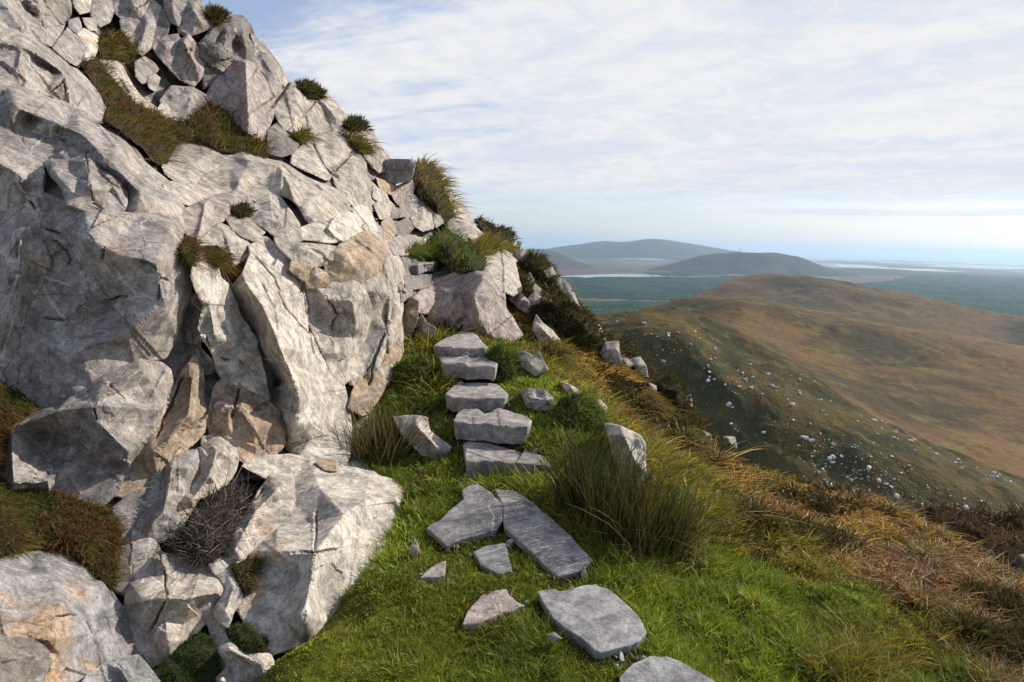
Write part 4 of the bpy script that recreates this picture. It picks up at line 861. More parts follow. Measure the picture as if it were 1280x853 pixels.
# --- path flags
slab('dark tilted blue-grey flagstone under the lowest step', '532,660 556,643 579,624 577,612 586,607 596,604 612,614 628,630 628,650 620,662 590,671 557,683', .04, 's', z=zat(590, 650, 3.68) + .05, tilt=(.05, .16), name='flagstone', cat='flagstone', group='path flagstones')
slab('long brown-grey flagstone running down from the steps', '618,611 640,612 656,621 671,632 685,643 699,656 712,668 724,681 742,701 728,712 712,718 697,721 683,709 671,696 650,677 630,659 627,629', .075, 'k', z=zat(670, 665, 3.52), tilt='lie', name='flagstone', cat='flagstone', group='path flagstones')
slab('small pale bluish flagstone set in turf beside the long flagstone', '591,690 602,684 620,680 632,679 641,714 626,718 612,712 600,706', .04, 'b', z=zat(615, 700, 3.27), tilt='lie', name='flagstone', cat='flagstone', group='path flagstones')
slab('pinkish flagstone set in the turf left of the largest flagstone', '577,781 588,758 601,744 618,738 633,736 642,748 657,757 640,763 622,768 605,775 590,780', .045, 'p', z=zat(612, 757, 2.78), tilt='lie', name='flagstone', cat='flagstone', group='path flagstones')
slab('largest grey flagstone, many-sided, near the bottom of the path', '671,739 684,736 700,739 716,735 731,731 748,732 764,739 780,752 794,766 803,778 809,791 798,802 787,807 768,811 750,816 736,806 723,796 706,786 690,772 680,755', .05, 'b', z=zat(740, 775, 2.74), tilt='lie', name='flagstone', cat='flagstone', group='path flagstones')
slab('muddy flagstone cut off by the bottom edge of the picture', '774,846 790,829 812,819 832,820 852,827 872,838 892,850 915,880 900,930 780,930', .05, 'b', z=zat(830, 850, 2.38), tilt='lie', name='flagstone', cat='flagstone', group='path flagstones')
slab('small pinkish triangular flagstone beside the huge cream boulder', '524,723 536,711 550,702 558,701 556,719 540,722', .05, 'p', z=zat(540, 715, 3.18), tilt='lie', name='flagstone', cat='flagstone', group='path flagstones')

def gr(label, ol, inner='', edges='', tint='g', T=.4, A=.03, dD=-.12, name='rock', group='rocks on the grassy slope', **k):
    pts = parse(ol); py = max(p[1] for p in pts); px = np.mean([p[0] for p in pts]); D = groundD(px, py - 1.5)[0]
    if not np.isfinite(D): D = 9.0
    c = np.array([p[:2] for p in pts]).mean(0)
    top = min(p[1] for p in pts); H = (py - top)
    if not inner: inner = f'{c[0]-0.12*H:.1f},{c[1]-0.18*H:.1f},.1 {c[0]+0.1*H:.1f},{c[1]+0.25*H:.1f},.12'
    # tops lean back from the viewer
    def sh(ap): return D + dD + (py - ap[:, 1]) / FPX * D * 0.55
    return R(label, ol, inner, edges or ('0-1' if not parse(inner)[2:] else ''), tint, D=D, T=T, A=A, group=group, name=name, shade=sh, **k)
gr('small grey boulder beside the middle step, square topped', '651,491 660,486 680,488 692,499 684,514 660,510', '662,497,.1 684,500,.08', '0-1', 'g')
gr('flat-topped white rock in the turf above the square grey boulder', '645,443 655,440 668,447 674,440 685,463 668,470 655,460', '664,456,.08', '', 'w')
gr('white rock standing behind the rush clump', '757,530 775,534 800,546 806,556 806,612 785,606 770,580', '780,545,.1 795,580,.12', '0-1', 'c')
gr('pale wedge stone poking from turf above the rock behind the rushes', '741,500 749,500 758,509 757,518 746,512', '', '', 'w')
gr('low flat white stone sunk in the grassy brow', '700,478 711,481 729,493 734,501 722,499 708,489', '', '', 'w')
gr('pale slab half buried in moss, left of the lower steps', '492,522 520,521 533,523 536,540 564,560 552,574 528,568 505,545', '520,532,.08 548,562,.1', '0-1', 'w', dD=-.1)
gr('small upright brown stone beside the huge cream boulder', '512,691 517,673 522,681 525,693 517,697', '518,684,.04', '', 't', T=.08)
gr('tiny pinkish stone chip in the turf left of the largest flagstone', '684,794 692,791 702,798 690,802', '692,796,.02', '', 'p', T=.06)
gr('jagged white outcrop in the middle of the slope right of the shaded boulder', '666,412 670,394 677,404 690,414 699,425 702,436 688,434 675,426', '676,410,.1 688,422,.1', '0-1', 'c', T=.5)
gr('white outcrop below the cleft block, left half', '636,373 648,363 661,378 663,394 649,386', '650,374,.1', '', 'w', T=.5)
gr('white outcrop below the cleft block, right half', '659,375 668,365 676,372 673,384 664,386', '667,375,.1', '', 'w', T=.4)
gr('small pale stone at the right end of the white outcrop', '674,378 680,371 685,382 676,386', '', '', 'w', T=.3)
gr('dark red-brown stone on the skyline notch above the slope', '644,317 655,312 661,322 652,332 645,328', '', '', 'p', T=.5)
gr('leaning pale stone between two heather bushes', '653,356 662,341 667,350 660,364 653,363', '', '', 'w', T=.4)
gr('grey stone right of the leaning pale stone', '661,363 668,355 676,362 672,371 663,371', '', '', 'g', T=.4)
gr('cracked grey block on the crest above the dark heather', '689,356 696,347 707,352 705,366 694,368', '698,356,.1', '', 'g', T=.5)
gr('smaller block leaning against the cracked grey crest block', '704,352 713,358 713,370 705,366', '', '', 'g', T=.4)
gr('little white stone on the upper crest', '681,339 690,334 695,344 685,347', '', '', 'w', T=.4)
gr('thin white rib of rock down the crest below the cracked block', '711,364 717,366 721,378 726,384 716,383', '', '', 'w', T=.4)
gr('small white stone in the heather above the jagged outcrop', '690,388 700,388 703,396 693,398', '', '', 'w', T=.3)
gr('biggest square grey boulder on the crest, right of the path', '751,441 756,429 773,427 776,453 768,460 755,452', '758,438,.12 770,436,.12', '0-1', 'g', T=.6)
gr('white blade of rock rising above the square crest boulder', '744,404 750,408 758,428 752,433', '', '', 'w', T=.4)
gr('pale stone just right of the square crest boulder', '774,448 784,449 791,456 783,463', '', '', 'w', T=.4)
gr('white domed boulder on the crest, second right of the square boulder', '785,450 800,447 807,458 810,473 798,464', '797,456,.1', '', 'w', T=.5)
gr('small pale stone on the lower crest', '811,479 820,483 821,492 813,488', '', '', 'w', T=.3)
gr('upright white splinter of rock on the lower crest', '857,495 863,494 865,511 859,514', '', '', 'c', T=.3)
gr('sloping white rock on the crest below the upright splinter', '871,536 888,544 891,558 883,554', '', '', 'w', T=.3)
gr('rounded pale rock lowest on the crest', '904,546 918,547 921,561 907,554', '', '', 'w', T=.3)
for k, (x, y) in enumerate(((657, 620), (672, 626), (664, 633), (676, 722), (759, 823), (776, 826), (800, 833), (770, 838), (806, 828), (668, 728))):
    D = groundD(x, y)[0]; o = bpy.data.objects.new('pebble', BV[k % 6]); COL.objects.link(o); o.location = P(x, y, D) + np.array([0, 0, .012]); s = 0.012 + 0.006 * (k % 3); o.scale = (s, s * .8, s * .8); o.rotation_euler = (k, k * 2, k); o.color = (.5, .5, .5, 1)
    tag(o, 'small white pebble lying in the bare soil beside the path flagstones', 'pebble', 'white pebbles along the path')

# ------------------------------------------------------------------ turf: the ground sheet and what grows on it
ZC = [  # sight line, kind weights: lush green, mown-short moss, tan moor grass, rust bracken-brown, heather
 (450, 790, 'm'), (420, 830, 'm'), (560, 700, 'm'), (500, 730, 'm'), (640, 740, 'm'), (560, 800, 'm'), (480, 690, 'g'), (640, 820, 'g'), (700, 830, 'm'), (700, 500, 'g'), (720, 550, 'g'), (640, 470, 'g'), (660, 520, 'g'), (530, 550, 'g'), (500, 570, 'g'), (520, 490, 'g'), (545, 470, 'y'),
 (900, 780, 'g'), (1000, 790, 'g'), (1100, 830, 'y'), (850, 730, 'g'), (950, 720, 'g'), (1050, 750, 'g'), (830, 800, 'g'), (950, 840, 'g'), (1180, 850, 'g'), (1000, 690, 'y'), (900, 650, 'y'),
 (760, 470, 't'), (800, 520, 't'), (850, 560, 't'), (880, 600, 't'), (830, 590, 'y'), (760, 540, 'y'), (940, 610, 't'), (1000, 640, 'r'), (1060, 660, 't'), (1100, 700, 'r'), (1180, 740, 'r'), (1230, 780, 'r'), (1130, 740, 'r'), (1270, 830, 'r'), (1300, 800, 'r'), (1150, 780, 'y'), (1050, 690, 't'),
 (690, 430, 'y'), (720, 440, 't'), (650, 400, 'y'), (700, 380, 'h'), (735, 420, 'h'), (680, 340, 'h'), (690, 405, 't'), (840, 500, 'h'), (870, 540, 'h'), (780, 490, 't'), (660, 430, 'g'), (700, 460, 'y'), (600, 300, 'y'), (570, 310, 'g'), (625, 295, 'h'), (1400, 850, 'r'), (960, 660, 'r')]
zx = np.array([(a, b) for a, b, k in ZC], float); zk = np.array(['gmytrh'.index(k) for a, b, k in ZC]); zD = groundD(zx[:, 0], zx[:, 1]); zD = np.where(np.isfinite(zD), zD, 9.5); zw = P(zx[:, 0], zx[:, 1], zD)[:, :2]
ZCOL = np.array([(0.22, 0.275, 0.024), (0.22, 0.25, 0.024), (0.36, 0.28, 0.036), (0.52, 0.31, 0.058), (0.36, 0.165, 0.055), (0.070, 0.062, 0.016)])
def zone(xy):
    """weights of the six kinds of cover at world x,y"""
    xy = np.asarray(xy, float); y = np.maximum(xy[:, 1], 1.2); k = np.stack([xy[:, 0] / y * 4, np.log(y) * 3.2], 1); kc = np.stack([zw[:, 0] / zw[:, 1] * 4, np.log(zw[:, 1]) * 3.2], 1)
    k = k + 0.22 * np.stack([fbm(np.c_[xy * 2.2, np.zeros(len(xy))], 3, 31), fbm(np.c_[xy * 2.2, np.ones(len(xy))], 3, 32)], 1)
    o = np.zeros((len(xy), 6))
    for c in range(0, len(xy), 50000):
        d = ((k[c:c + 50000, None] - kc[None]) ** 2).sum(2); w = 1 / (d + 0.004) ** 2
        for j in range(6): o[c:c + 50000, j] = w[:, zk == j].sum(1)
    return o / o.sum(1, keepdims=True)
def micro(x, y, zwt=None):
    q = np.c_[x, y, np.zeros(len(x))]
    rough = np.clip((x - 0.25) / 0.8, 0, 1)
    h = (0.05 + 0.06 * rough) * fbm(q * 2.1, 4, 41) + (0.022 + 0.05 * rough) * fbm(q * 5.5, 3, 42)
    return h
def path_mask(xy, grow=1.0):
    m_ = np.zeros(len(xy), bool)
    for s in SLABS:
        c = s.mean(0); m_ |= inpoly(xy[:, 0], xy[:, 1], c + (s - c) * grow)
    return m_
def ground_z(x, y):
    z = gz(x, y); h = micro(x, y); near = np.zeros(len(x))
    xy = np.c_[x, y]
    for s in SLABS:
        c = s.mean(0); rad = np.abs(s - c).max(0).max(); near = np.maximum(near, np.clip(1.6 - np.hypot(x - c[0], y - c[1]) / rad, 0, 1))
    return z + h * (1 - 0.85 * near) + 0.0 * near
us = np.linspace(-0.95, 1.18, 640); yl = np.exp(np.linspace(math.log(0.8), math.log(19), 560))
X = us[None] * yl[:, None]; Y = np.broadcast_to(yl[:, None], X.shape); Z = ground_z(X.ravel(), Y.ravel()); Z = np.maximum(Z, -14)
me = grid_mesh('turf', np.stack([X.ravel(), Y.ravel(), Z], 1).reshape(*X.shape, 3))
zt = zone(np.c_[X.ravel(), Y.ravel()]); tc_ = zt @ (ZCOL * 0.8); bare = np.clip(fbm(np.c_[X.ravel() * 3.5, Y.ravel() * 3.5, np.zeros(X.size)], 4, 51) * 3 - 0.9, 0, 0.75)[:, None]
pm = path_mask(np.c_[X.ravel(), Y.ravel()], 1.16)[:, None] * 0.8; bare = np.maximum(bare, pm)
set_tint(me, tc_ * (1 - bare) + np.array([[0.028, 0.02, 0.013]]) * bare)
tag(link('turf', me, TURF), kind='structure')

def blades(base, dirv, L, Wd, bend, col, segs=(0, .38, .72, 1.0)):
    """one tapered, arching blade per row"""
    N = len(base); up = dirv / np.linalg.norm(dirv, axis=1, keepdims=True)
    a = RNG.uniform(0, 2 * np.pi, N); rv = np.stack([np.cos(a), np.sin(a), np.zeros(N)], 1); sd = np.cross(up, rv); sd /= np.linalg.norm(sd, axis=1, keepdims=True) + 1e-9
    vs = []
    for k, s in enumerate(segs):
        c = base + up * (L * s)[:, None] + bend * (L * s * s)[:, None]
        if k < len(segs) - 1:
            w = (Wd * (1 - 0.55 * s) * 0.5)[:, None]; vs += [c - sd * w, c + sd * w]
        else: vs.append(c)
    V = np.stack(vs, 1); nv = V.shape[1]; b = np.arange(N)[:, None] * nv; q = []
    for k in range(len(segs) - 2): q.append(b + np.array([[2 * k, 2 * k + 1, 2 * k + 3, 2 * k + 2]]))
    q = np.concatenate(q, 1).reshape(-1); tri = (b + np.array([[nv - 3, nv - 2, nv - 1]])).reshape(-1); nq = N * (len(segs) - 2)
    shade_ = np.repeat(col[:, None], nv, 1)
    return V.reshape(-1, 3), np.r_[np.full(nq, 4), np.full(N, 3)], np.r_[q, tri], shade_.reshape(-1, 3)
def blade_mesh(name, parts, mt=None):
    vs, fs, ls, cs, o = [], [], [], [], 0
    for v, f, l, c in parts: vs.append(v); fs.append(f); ls.append(l + o); cs.append(c); o += len(v)
    me = mesh_np(name, np.concatenate(vs), np.concatenate(fs), np.concatenate(ls)); set_tint(me, np.clip(np.concatenate(cs), 0.003, 1)); return me
def jit(col, n, a=0.25):
    c = np.repeat(np.asarray(col, float)[None], n, 0) if np.ndim(col) == 1 else np.asarray(col, float)
    return c * RNG.uniform(1 - a, 1 + a, (n, 1)) * RNG.uniform(1 - a * .35, 1 + a * .35, (n, 3))

# tufts strewn evenly as seen, kinds by zone
def sow(ntuft, u0, u1, y0, y1):
    u = RNG.uniform(u0, u1, ntuft); y = np.exp(RNG.uniform(math.log(y0), math.log(y1), ntuft)); return np.c_[u * y, y]
xy = sow(62000, -0.42, 1.02, 1.55, 14.5)
pj = path_mask(xy, 1.13); xy = xy[~pj]
zwt = zone(xy); kind = (zwt.cumsum(1) > RNG.random(len(xy))[:, None]).argmax(1)
z = ground_z(xy[:, 0], xy[:, 1]); ppx, ppy = proj(np.c_[xy, z])
vis = (ppx > -60) & (ppx < 1345) & (ppy > 250) & (ppy < 960) & (z > -9)
dx = 0.15; gxn = (gz(xy[:, 0] + dx, xy[:, 1]) - gz(xy[:, 0] - dx, xy[:, 1])) / (2 * dx); gyn = (gz(xy[:, 0], xy[:, 1] + dx) - gz(xy[:, 0], xy[:, 1] - dx)) / (2 * dx)
bareT = fbm(np.c_[xy * 3.5, np.zeros(len(xy))], 4, 51) * 3 - 0.9
vis &= RNG.random(len(xy)) > np.clip(bareT, 0, 0.8)
xy, z, kind, gxn, gyn = xy[vis], z[vis], kind[vis], gxn[vis], gyn[vis]
big = np.clip(0.5 + 1.3 * fbm(np.c_[xy * 1.1, np.zeros(len(xy))], 3, 61), 0, 1)
patch = fbm(np.c_[xy * 1.7, np.zeros(len(xy))], 4, 63)
TW = RNG.normal(0, .5, (len(xy), 2)); TC = np.exp(RNG.normal(0, .28, len(xy))); TH = np.exp(RNG.normal(0, .32, len(xy)))
hp = fbm(np.c_[xy * 1.5, np.zeros(len(xy))], 4, 91); kind = np.where(((kind == 3) | (kind == 4)) & (hp > .21), 5, kind); kind = np.where((kind == 3) & (hp < -.22), 2, kind)
SPEC = {  # per kind: blades, length, width(px), spread, uprightness, droop
 0: (15, .054, .95, .045, .9, .45), 1: (15, .024, .95, .035, .9, .3), 2: (13, .08, .9, .05, .75, .6), 3: (16, .098, .85, .07, .55, .95), 4: (14, .09, .9, .07, .5, .95), 5: (16, .075, 1.3, .08, .5, .2)}
parts = {'grass': [], 'moor_grass': [], 'heather': []}
for k, (nb, L0, wp, spr, upr, drp) in SPEC.items():
    s = np.where(kind == k)[0]
    if not len(s): continue
    i = np.repeat(s, nb); n = len(i); dist = xy[i, 1]; far_ = np.clip(dist / 4, 0.85, 2.0)
    a = RNG.uniform(0, 2 * np.pi, n); rr_ = np.sqrt(RNG.random(n)) * spr * far_
    bx = xy[i, 0] + np.cos(a) * rr_; by = xy[i, 1] + np.sin(a) * rr_; bz = z[i] + gxn[i] * np.cos(a) * rr_ + gyn[i] * np.sin(a) * rr_ - 0.006
    ln = L0 * RNG.uniform(.5, 1.35, n) * (0.45 + 1.0 * big[i]) * TH[i] * np.clip(far_ * .9, .8, 1.0)
    tl = RNG.normal(0, 1, (n, 2)) * (1 - upr) + np.stack([np.cos(a), np.sin(a)], 1) * 0.35 + np.stack([-gxn[i], -gyn[i]], 1) * 0.35
    dv = np.c_[tl, np.ones(n)]
    bend = np.c_[np.stack([np.cos(a), np.sin(a)], 1) * drp * .5 + (np.stack([-gxn, -gyn], 1) * .45 + TW)[i] * drp * .9 + RNG.normal(0, .15, (n, 2)), -np.abs(RNG.normal(drp * .55, .2, n))]
    wd = dist / 682 * wp * RNG.uniform(.7, 1.4, n)
    if k in (0, 1):
        c = np.repeat(ZCOL[k][None], n, 0) * (1 + 0.55 * patch[i])[:, None]; yel = RNG.random(n) < (.05 + .10 * np.clip(patch[i] * 3, 0, 1)); c[yel] = (0.20, 0.17, 0.035); dry = RNG.random(n) < .03; c[dry] = (0.32, .27, .14)
    elif k == 2:
        c = np.repeat(ZCOL[2][None], n, 0) * (1 + 0.4 * patch[i])[:, None]; m_ = RNG.random(n); c[m_ < .35] = (.08, .13, .012); c[m_ > .85] = (.24, .17, .05)
    elif k == 3:
        c = np.repeat(ZCOL[3][None], n, 0) * (1 + 0.5 * patch[i])[:, None]; m_ = RNG.random(n); c[m_ < .22] = (.10, .10, .014); c[m_ > .80] = (.50, .34, .11); c[(m_ > .22) & (m_ < .34)] = (.20, .09, .025)
    elif k == 4:
        c = np.repeat(ZCOL[4][None], n, 0) * (1 + 0.5 * patch[i])[:, None]; m_ = RNG.random(n); c[m_ < .18] = (.07, .075, .012); c[m_ > .78] = (.44, .32, .15); c[(m_ > .18) & (m_ < .36)] = (.075, .032, .014)
    else:
        c = np.repeat(ZCOL[5][None], n, 0); m_ = RNG.random(n); c[m_ < .3] = (.055, .034, .012); c[m_ > .9] = (.10, .085, .02); wd = wd * 1.4
    key = 'grass' if k < 3 else ('moor_grass' if k < 5 else 'heather')
    parts[key].append(blades(np.c_[bx, by, bz], dv, ln, wd, bend, jit(c * TC[i][:, None], n, .28)))
LB = {'grass': 'short green turf and yellowish grass along the path and the slope', 'moor_grass': 'tan and rust brown moor grass combed down the slope at right', 'heather': 'low dark heather cover on the crest'}
for k, ps in parts.items():
    o = link(k, blade_mesh(k, ps), BLADE); tag(o, LB[k], 'grass' if k != 'heather' else 'heather', kind='stuff')

# --- clumps that stand apart
def scatter_on(me_co, tri, n):
    a, b, c = me_co[tri[:, 0]], me_co[tri[:, 1]], me_co[tri[:, 2]]; nn = np.cross(b - a, c - a); ar = np.linalg.norm(nn, axis=1) + 1e-12; nn = nn / ar[:, None]
    fc = (a + b + c) / 3; vd = -fc / np.linalg.norm(fc, axis=1, keepdims=True); w = ar * np.clip((nn * vd).sum(1) + .25, 0, 1)
    k = RNG.choice(len(tri), n, p=w / w.sum()); r1 = np.sqrt(RNG.random(n)); r2 = RNG.random(n)
    return a[k] * (1 - r1)[:, None] + b[k] * (r1 * (1 - r2))[:, None] + c[k] * (r1 * r2)[:, None], nn[k]
STYLE = {  # length (px at D), palette, droop, up weight, blades per 100 px^2
 'ledge': (15, [(.055, .070, .010), (.10, .085, .016), (.18, .115, .03), (.03, .038, .008), (.12, .062, .02)], .9, .8, 52), 'green': (11, [(.07, .125, .012), (.10, .13, .015), (.14, .13, .02), (.04, .07, .01)], .7, .9, 55),
 'heath': (6, [(.028, .036, .008), (.045, .050, .010), (.05, .034, .012), (.075, .06, .015), (.02, .02, .007)], .25, .6, 60), 'gold': (17, [(.17, .11, .022), (.10, .085, .016), (.24, .16, .035), (.05, .055, .012), (.12, .12, .018)], .9, .9, 50),
 'moss': (6, [(.05, .105, .010), (.035, .07, .008), (.08, .12, .015)], .4, .8, 65), 'dead': (17, [(.11, .09, .075), (.05, .038, .03), (.03, .021, .016), (.16, .14, .12), (.02, .015, .011), (.06, .045, .02)], .9, .1, 26)}
def clump(label, ol, style, name='grass_clump', cat='grass clump', D=None, lift=.05, T=.3, soil=True, group='plants rooted among the rocks', ground=False, n_mul=1.0):
    pts = np.array([p[:2] for p in parse(ol)]); c = pts.mean(0); L0, pal, drp, upw, dens_ = STYLE[style]
    area = 0.5 * abs(np.dot(pts[:, 0], np.roll(pts[:, 1], -1)) - np.dot(pts[:, 1], np.roll(pts[:, 0], -1)))
    inner = [f'{c[0] + (p[0] - c[0]) * .45:.1f},{c[1] + (p[1] - c[1]) * .45:.1f},{lift}' for p in pts[::2]]
    before = set(bpy.data.objects)
    if ground:
        py = pts[:, 1].max(); D0 = groundD(c[0], py - 2)[0]; D0 = D0 if np.isfinite(D0) else 9.0
        sh = lambda ap: D0 + (py - ap[:, 1]) / FPX * D0 * 0.9
        o = R(label, ol, ' '.join(inner), '', 'd', D=D0, shade=sh, T=T, A=.05, mtl=SOIL, group=group, name=name, cat=cat, off=-.03)
    else: o = R(label, ol, ' '.join(inner), '', 'd', D=D, T=T, A=.05, mtl=SOIL, group=group, name=name, cat=cat, off=-.03)
    me = o.data; n = len(me.vertices); co = np.empty(n * 3, np.float32); me.vertices.foreach_get('co', co); co = co.reshape(-1, 3).astype(float) + np.array(o.location)
    me.calc_loop_triangles(); tr = np.empty(len(me.loop_triangles) * 3, np.int32); me.loop_triangles.foreach_get('vertices', tr); tr = tr.reshape(-1, 3)
    N = int(min(26000, max(900, area / 100 * dens_ * n_mul * 1.25))); p, nn = scatter_on(co, tr, N); d_ = p[:, 1]
    px_m = d_ / FPX; ck = fbm(p * 5.5 / d_.mean() * 4, 2, 71)
    ln = L0 * px_m * RNG.uniform(.45, 1.35, N) * (1 + .5 * ck)
    dv = nn * 1.0 + np.array([.1, 0, upw * 1.3]) + RNG.normal(0, .4, (N, 3)); bend = nn * .25 + np.array([.25, -.2, -drp]) + RNG.normal(0, .2, (N, 3))
    if style == 'dead': bend = RNG.normal(0, .9, (N, 3)) + np.array([0, -.2, -.5])
    pc = np.array(pal) * 1.5; pk = np.clip(((ck * .9 + .5) * len(pal) + RNG.normal(0, 1.0, N)), 0, len(pal) - 1).astype(int)
    wd = d_ / 682 * RNG.uniform(.65, 1.25, N) * (1.15 if style == 'heath' else .9)
    q = blade_mesh('blades', [blades(p - np.array(o.location) - nn * .002, dv, ln, wd, bend, jit(pc[pk], N, .3))])
    lf = link('foliage', q, BLADE, o); return o
clump('long ledge of brown and green grass running down between the upper cliff blocks', '100,79 112,71 125,80 134,96 150,112 166,131 186,140 214,152 236,156 262,130 285,142 300,168 320,175 339,190 330,198 300,190 282,190 262,184 240,177 222,179 207,207 195,203 178,183 152,163 131,150 136,134 121,110', 'ledge', lift=.12, D=None, T=.5)
clump('small brown tuft at the top of the upper grass ledge', '123,53 145,43 165,60 168,72 150,74 126,72', 'ledge', lift=.12)
clump('first rounded cap of dark moss on the skyline', '370,108 385,105 400,114 403,123 388,123', 'heath', 'heather_cushion', 'heather', lift=.2)
clump('second smaller cap of dark moss on the skyline', '429,156 444,150 459,161 440,163', 'heath', 'heather_cushion', 'heather', lift=.2)
clump('green tuft in the cleft under the second skyline cap', '429,168 445,177 456,182 461,193 446,189', 'ledge', lift=.2)
clump('dark heather in the notch of the skyline beside the cave-like rock', '255,16 270,14 282,22 272,32 262,27', 'heath', 'heather_cushion', 'heather', lift=.15)
clump('thin yellow tuft beside the small dark brown block', '361,171 386,169 376,178', 'ledge', lift=.15)
clump('tall mossy hummock with golden grass right of the stone stack', '514,213 524,207 533,206 541,213 552,231 560,250 566,266 561,279 553,276 543,262 531,252 522,244', 'gold', 'grass_hummock', 'hummock', lift=.22, T=.8)
clump('round tuft with bare black soil below it beside the upper stair slab', '540,303 552,291 562,288 576,299 590,311 608,324 604,337 575,341 556,331 546,322', 'green', 'grass_hummock', 'hummock', lift=.2, T=.7)
clump('short turf patch on the upper stair slab', '505,316 518,308 540,304 548,318 520,320', 'green', lift=.1)
clump('dark green heather along the skyline above the cleft block', '596,274 614,288 630,288 641,296 643,309 628,306 611,300', 'heath', 'heather_bush', 'heather', lift=.25, T=.8)
clump('bush of heather with grass in front of the small pinkish stone', '590,310 602,298 616,302 628,312 618,318 600,322', 'gold', 'heather_bush', 'heather', lift=.2)
clump('heather and dry grass on the shelf at the left edge, above the dark grey boulder', '-60,612 20,604 60,613 100,628 140,638 150,664 147,700 141,736 125,722 108,706 92,684 60,683 -60,700', 'ledge', 'heather_patch', 'heather', lift=.08)
clump('dark grass pocket at the left edge beside the pale slanting block', '-60,470 20,488 42,507 36,525 13,536 5,560 -60,606', 'ledge', lift=.1)
clump('tangle of dead grey heather stems in the hollow above the white-crowned boulder', '212,684 238,652 264,622 294,602 308,618 296,650 282,680 266,704 240,700', 'dead', 'dead_heather', 'dead heather', lift=.1)
clump('bright moss at the bottom between the white-crowned boulder and the bottom edge', '193,842 213,824 228,808 248,793 266,800 276,855 205,905', 'moss', 'moss_patch', 'moss', lift=.03)
clump('tiny green tuft growing in the vertical crevice of the cliff', '225,315 233,300 244,310 241,336 232,326', 'ledge', lift=.12)
clump('brown tuft in the hollow of the box-shaped block', '286,263 304,257 316,264 301,273', 'heath', 'heather_cushion', 'heather', lift=.2)
clump('moss strip against the left side of the huge cream boulder', '283,786 308,780 336,802 330,815 299,810', 'moss', 'moss_patch', 'moss', lift=.06)
clump('small grass tuft between the bent white arm and the huge cream boulder', '289,706 318,699 326,690 313,742 302,735', 'ledge', lift=.06)
clump('yellow tuft at the top of the leaning white slabs', '258,318 268,314 284,326 274,334', 'ledge', lift=.1)
G = dict(ground=True, group='tussocks beside the path')
clump('green tussock left of the stone steps', '484,486 494,460 512,449 530,446 547,460 549,482 530,492 505,494', 'green', 'grass_tussock', 'tussock', lift=.12, **G)
clump('green tussock right of the upper steps', '611,444 624,431 638,444 644,470 636,482 618,480', 'green', 'grass_tussock', 'tussock', lift=.12, **G)
clump('big rounded green tussock between the square boulder and the rush clump', '690,520 706,498 728,494 748,510 756,535 735,552 705,548', 'green', 'grass_tussock', 'tussock', lift=.14, **G)
clump('tussock between the third and fourth step, on the left', '520,512 535,500 556,500 562,514 545,524', 'green', 'grass_tussock', 'tussock', lift=.1, **G)
clump('dark heather bush on the upper crest next to the white pillar', '650,329 660,318 674,322 688,336 692,350 676,352 660,346', 'heath', 'heather_bush', 'heather', lift=.2, **G)
clump('large dark heather bush on the crest above the square boulder', '694,402 702,384 718,380 736,398 750,422 752,438 732,442 708,428', 'heath', 'heather_bush', 'heather', lift=.2, **G)
clump('dark heather bush in the middle of the crest below the white pillar', '664,388 684,380 700,398 706,416 690,420 672,406', 'heath', 'heather_bush', 'heather', lift=.2, **G)
clump('narrow heather bush beside the leaning pale stone', '646,352 655,345 660,358 654,376 646,370', 'heath', 'heather_bush', 'heather', lift=.2, **G)
clump('dark bush hanging over the lower crest beside the white splinter', '820,480 836,470 850,482 860,502 852,516 832,506', 'heath', 'heather_bush', 'heather', lift=.2, **G)
clump('golden grass tussock below the jagged white outcrop', '672,436 690,430 708,440 706,456 684,458', 'gold', 'grass_tussock', 'tussock', lift=.14, **G)
clump('golden tussock in the middle of the tan slope', '790,500 812,492 830,508 826,528 800,526', 'gold', 'grass_tussock', 'tussock', lift=.14, **G)
clump('golden tussock below the lower crest rocks', '838,548 858,538 880,556 872,578 846,572', 'gold', 'grass_tussock', 'tussock', lift=.14, **G)

# --- rushes
def rushes(label, foot, H, n, cols, spread, lean):
    f = np.array(foot, float); D = groundD(f[:, 0], f[:, 1]); D = np.where(np.isfinite(D), D, 4.0); w = P(f[:, 0], f[:, 1], D); b0 = w.mean(0)
    k = RNG.integers(0, len(w), n); a = RNG.uniform(0, 2 * np.pi, n); r = np.abs(RNG.normal(0, spread, n)); b = w[k] + np.c_[np.cos(a) * r, np.sin(a) * r, np.zeros(n)]; b[:, 2] = ground_z(b[:, 0], b[:, 1]) - .01
    dv = np.c_[np.cos(a) * lean * r / spread + RNG.normal(0, .12, n), np.sin(a) * lean * r / spread + RNG.normal(0, .12, n), np.ones(n)]
    L = H * RNG.uniform(.45, 1.12, n); bend = np.c_[RNG.normal(.04, .16, n), RNG.normal(0, .12, n), -np.abs(RNG.normal(.03, .08, n))]
    c = np.array(cols)[RNG.integers(0, len(cols), n)]; droop = RNG.random(n) < .08; bend[droop] = np.c_[RNG.normal(.3, .6, droop.sum()), RNG.normal(-.1, .4, droop.sum()), -np.abs(RNG.normal(.6, .25, droop.sum()))]; c[droop] = (.28, .2, .08)
    wd = b[:, 1] / 682 * RNG.uniform(.75, 1.25, n)
    me = blade_mesh('rush_clump', [blades(b - b0, dv, L, wd, bend, jit(c, n, .25), segs=(0, .3, .6, .85, 1.0))]); o = link('rush_clump', me, BLADE); o.location = b0; tag(o, label, 'rushes', 'clumps of rushes'); return o
rushes('large dark green clump of tall rushes with rust tips right of the path', [(720, 650), (745, 665), (770, 690), (790, 672), (760, 640), (815, 690), (840, 700), (730, 625), (800, 700), (845, 690), (780, 650), (715, 640)], .46, 2300, [(.04, .055, .013), (.06, .08, .016), (.09, .085, .02), (.13, .075, .022), (.02, .026, .008)], .06, .1)
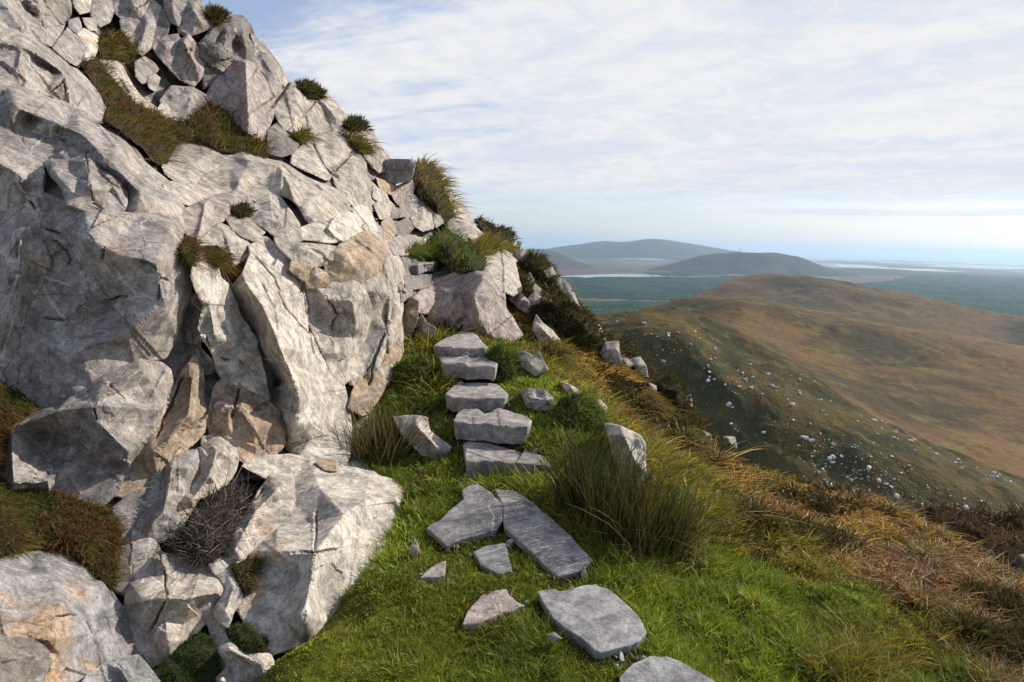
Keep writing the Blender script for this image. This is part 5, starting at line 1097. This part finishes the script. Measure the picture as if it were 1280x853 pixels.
rushes('smaller clump of thin straw-tipped rushes at the foot of the white slabs', [(465, 570), (485, 580), (500, 575), (450, 585), (475, 560)], .42, 420, [(.05, .07, .014), (.10, .09, .025), (.22, .16, .06), (.05, .045, .015)], .09, .5)

# the brown shoulder of the mountain beyond the slope at lower right
M_SH = land_mat('brown_shoulder', ((0.050, 0.026, 0.008), (0.030, 0.020, 0.007), (0.075, 0.036, 0.012), (0.014, 0.012, 0.005)), 3.0, 1.0, 0.25)
sh, SV = loft('shoulder', [[(1040, 668, 17), (1090, 652, 17), (1130, 641, 16.5), (1160, 639, 16), (1200, 643, 16), (1250, 649, 16), (1300, 651, 16), (1450, 662, 16)], [(1040, 690, 14), (1130, 664, 13.5), (1200, 664, 13), (1300, 676, 13), (1450, 690, 13)], [(1040, 720, 12), (1130, 700, 11), (1200, 705, 10.5), (1300, 722, 10), (1450, 740, 10)], [(1040, 790, 9), (1130, 780, 8), (1300, 800, 7.6), (1450, 830, 7.6)]], M_SH, 1040, 1450, 220, 24, .8, 2.2, (1.12, 3), seed=12)
q = SV.reshape(-1, 3); nn = RNG.choice(len(q), 9000); b = q[nn] + RNG.normal(0, .05, (9000, 3)) * np.array([1, 1, 0]); n = 9000
c = np.array([(.10, .05, .016), (.05, .032, .01), (.15, .085, .03), (.03, .03, .008)])[np.clip((fbm(b * .8, 3, 88) * 4 + 1.6 + RNG.normal(0, .6, n)), 0, 3).astype(int)]
o = link('heath_cover', blade_mesh('heath_cover', [blades(b, np.c_[RNG.normal(0, .4, (n, 2)), np.ones(n)], RNG.uniform(.12, .34, n), b[:, 1] / 682 * 1.3, RNG.normal(0, .4, (n, 3)) + np.array([.2, 0, -.5]), jit(c, n, .3))]), BLADE)
tag(o, 'dark rust heath covering the shoulder beyond the slope', 'heath', kind='stuff')
D = 11.0; R('white rock cut by the right edge of the picture on the brown shoulder', '1266,702 1274,695 1290,692 1310,700 1312,715 1280,716', '1285,702,.2', '', 'w', D=10.4, T=.5, A=.03, group='rocks on the grassy slope')

# grit broken off the steps and flags, lying along their edges
gi = 0
for s_ in SLABS:
    c = s_.mean(0)
    for _ in range(7):
        p = s_[RNG.integers(len(s_))]; q = c + (p - c) * RNG.uniform(1.04, 1.22) + RNG.normal(0, .02, 2)
        if path_mask(q[None])[0]: continue
        z_ = float(ground_z(q[:1], q[1:])[0]); s0 = RNG.uniform(.008, .022) * (q[1] / 3.5) ** .5
        o = bpy.data.objects.new('stone_chip', BV[gi % 6]); COL.objects.link(o); o.location = (q[0], q[1], z_ + s0 * .55); o.scale = (s0 * 1.3, s0, s0 * .7); o.rotation_euler = (gi, gi * 1.7, gi * 2.3); o.color = (.42, .39, .36, 1); gi += 1
        tag(o, 'small grey stone chip lying beside the steps or flagstones', 'stone chip', 'stone chips along the stepped path')
